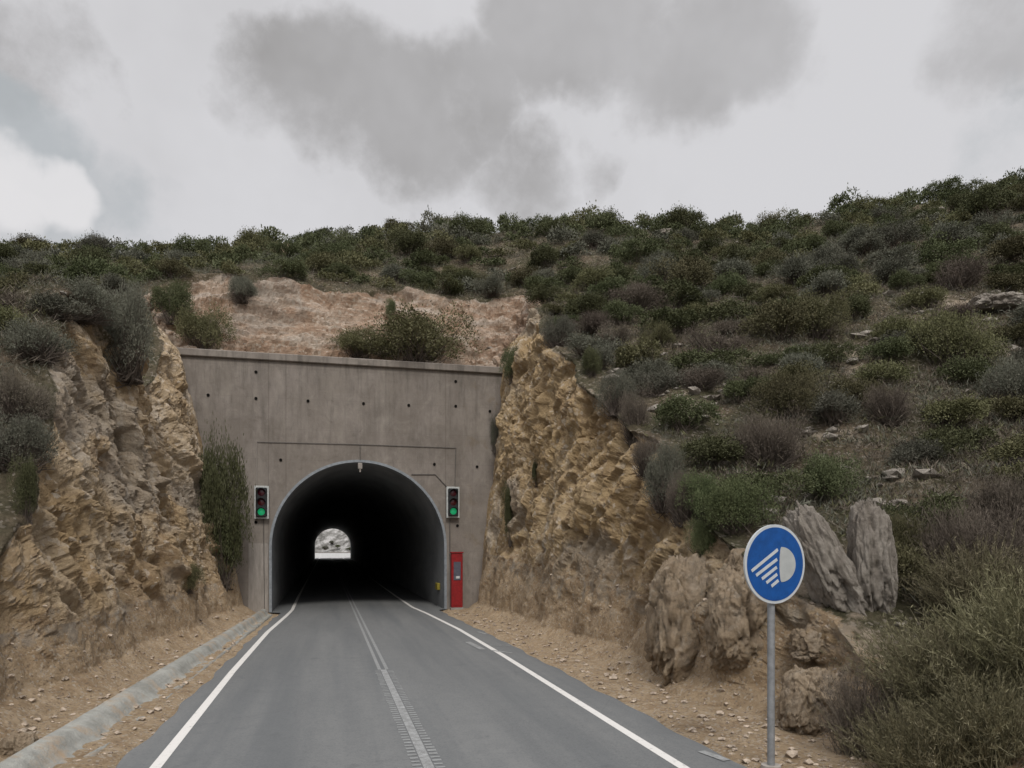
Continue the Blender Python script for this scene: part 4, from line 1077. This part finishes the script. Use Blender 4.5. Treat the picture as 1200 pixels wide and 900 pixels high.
for (szw, kw, reg), lst in NAMED.items():
    lst.sort(key=lambda t: t[0])
    for n_, (px, py, o) in enumerate(lst):
        ORD = ['second', 'third', 'fourth', 'fifth', 'sixth', 'seventh']; NUM = {4: 'four', 5: 'five', 6: 'six', 7: 'seven', 8: 'eight'}
        w_ = (f'leftmost of {NUM[len(lst)]}, ' if n_ == 0 else f'rightmost of {NUM[len(lst)]}, ' if n_ == len(lst) - 1 else f'{ORD[n_ - 1]} from left of {NUM[len(lst)]}, ') if len(lst) in NUM else '' if len(lst) == 1 else ('left one of two, ' if n_ == 0 else 'right one of two, ') if len(lst) == 2 else ('leftmost of three, ', 'middle one of three, ', 'rightmost of three, ')[n_] if len(lst) == 3 else ''
        lb_ = f'{w_}{szw} {kw} bush {reg}'
        if len(lb_.split()) > 16: lb_ = lb_.replace(' bush on the skyline', ' skyline bush');
        if len(lb_.split()) > 16: lb_ = lb_.replace('brown twiggy', 'brown').replace('just ', '')
        tag(o, lb_, 'bush', 'scrub bushes covering the hill')
kk = list(rest_v); V = np.concatenate([np.concatenate(rest_v[k]) for k in kk]); T = np.concatenate([np.concatenate(rest_t[k]) for k in kk])
mi = np.concatenate([np.full(sum(len(a) for a in rest_t[k]), i) for i, k in enumerate(kk)])
o = mesh_np('scrub', V, np.arange(len(V)).reshape(-1, 4), [LM[k] for k in kk], matidx=mi, attrs={'tint': ('FACE', T)})
tag(o, 'small far bushes merging into one cover over the hill', 'scrub', kind='stuff')

# undergrowth: low tufts between the bushes
def undergrowth():
    rg = np.random.default_rng(77); n = 52000
    d = 9 + 45 * rg.uniform(0, 1, n) ** 1.1; u = rg.uniform(-.78, .78, n)
    x = d * (u * CA + SA); y = d * (-u * SA + CA); V = []; T = []; M_ = []
    for i in range(n):
        if -6.2 < x[i] < 7.6 and y[i] < 32: continue
        _, j, _d = kd.find((x[i], y[i], 0))
        lim = .45
        if rk[j] > lim and (rg.uniform() > .25 or br_[j] < .2): continue
        if abs(x[i] - 1) < 9 and y[i] < 33 and rk[j] > .1: continue
        p, nn = drop(x[i], y[i])
        if p is None or nn.z < .35: continue
        if y[i] < 31 and p.z < 2.0 and abs(x[i] - 1) < 7.5: continue
        m = 22; s = rg.uniform(.12, .40); k = int(rg.choice([0, 0, 1, 1, 2, 3]))
        dd = rg.normal(size=(m, 3)) * np.array([.7, .7, .3]) + np.array([0, 0, .8]); dd /= np.linalg.norm(dd, axis=1, keepdims=True)
        c_ = np.array([p.x, p.y, p.z]) + rg.normal(size=(m, 3)) * np.array([s * .5, s * .5, .02])
        V.append(leaves(c_, dd, s * .55, s * .05, rg)); T.append(np.clip(rg.normal(.5, .2, m) + .0, 0, 1)); M_.append(np.full(m, k))
    V = np.concatenate(V); o = mesh_np('undergrowth', V, np.arange(len(V)).reshape(-1, 4), [LM['grey'], LM['brown'], LM['olive'], LM['brown']], matidx=np.concatenate(M_), attrs={'tint': ('FACE', np.concatenate(T))})
    tag(o, 'low dry grass and herbs between the bushes on the hill', 'undergrowth', kind='stuff')
undergrowth()

# loose stones on the shoulders and talus
def stones():
    rg = np.random.default_rng(21)
    base = np.array([(1, 0, 0), (-1, 0, 0), (0, 1, 0), (0, -1, 0), (0, 0, 1), (0, 0, -1), (.6, .6, .6), (-.6, .6, .6), (.6, -.6, .6), (-.6, -.6, .6)], float)
    tri = np.array([(0, 6, 8), (4, 8, 6), (2, 7, 6), (4, 6, 7), (1, 9, 7), (4, 7, 9), (3, 8, 9), (4, 9, 8), (0, 2, 6), (1, 7, 2), (0, 8, 3), (1, 3, 9), (5, 2, 0), (5, 1, 2), (5, 3, 1), (5, 0, 3)])
    V, Fc = [], []; b = 0
    for i in range(3000):
        if rg.uniform() < .62: x = rg.uniform(4.7, 7.2); y = 5 + 24 * rg.uniform() ** 1.4
        else: x = rg.uniform(-5.2, -2.4); y = 7 + 22 * rg.uniform() ** 1.2
        p, nn = drop(x, y)
        if p is None or nn.z < .4 or p.z > 1.9: continue
        s = .012 + .055 * rg.uniform() ** 4 + (.08 * rg.uniform() if rg.uniform() < .02 else 0)
        v = base * rg.uniform(.7, 1.25, (10, 1)) * s * np.array([1.2, 1, .7])
        a = rg.uniform(0, 6.28); v = np.stack([v[:, 0] * math.cos(a) - v[:, 1] * math.sin(a), v[:, 0] * math.sin(a) + v[:, 1] * math.cos(a), v[:, 2]], -1)
        V.append(v + np.array([p.x, p.y, p.z + s * .2])); Fc.append(tri + b); b += 10
    o = mesh_np('gravel', np.concatenate(V), np.concatenate(Fc), M_STONE); tag(o, 'loose stones scattered along the dirt shoulders', 'gravel', kind='stuff')
stones()
def hill_rocks():
    rg = np.random.default_rng(9); V, Fc = [], []; b = 0
    base = np.array([(1, 0, 0), (-1, 0, 0), (0, 1, 0), (0, -1, 0), (0, 0, 1), (0, 0, -1), (.6, .6, .6), (-.6, .6, .6), (.6, -.6, .6), (-.6, -.6, .6)], float)
    tri = np.array([(0, 6, 8), (4, 8, 6), (2, 7, 6), (4, 6, 7), (1, 9, 7), (4, 7, 9), (3, 8, 9), (4, 9, 8), (0, 2, 6), (1, 7, 2), (0, 8, 3), (1, 3, 9), (5, 2, 0), (5, 1, 2), (5, 3, 1), (5, 0, 3)])
    for i in range(9000):
        d = 10 + 44 * rg.uniform(); u = rg.uniform(-.75, .75); x = d * (u * CA + SA); y = d * (-u * SA + CA)
        if -6.5 < x < 7.8 and y < 33: continue
        _, j, _d = kd.find((x, y, 0))
        if rg.uniform() > .05 + 1.2 * br_[j]: continue
        p, nn = drop(x, y)
        if p is None or nn.z < .4: continue
        s = .04 + .20 * rg.uniform() ** 3
        v = base * rg.uniform(.65, 1.3, (10, 1)) * s * np.array([1.3, 1, .7]); a = rg.uniform(0, 6.28)
        v = np.stack([v[:, 0] * math.cos(a) - v[:, 1] * math.sin(a), v[:, 0] * math.sin(a) + v[:, 1] * math.cos(a), v[:, 2]], -1)
        V.append(v + np.array([p.x, p.y, p.z + s * .15])); Fc.append(tri + b); b += 10
    o = mesh_np('loose_rocks', np.concatenate(V), np.concatenate(Fc), M_GREY); tag(o, 'small pale rocks strewn over the bare soil of the hillside', 'rocks', kind='stuff')
hill_rocks()
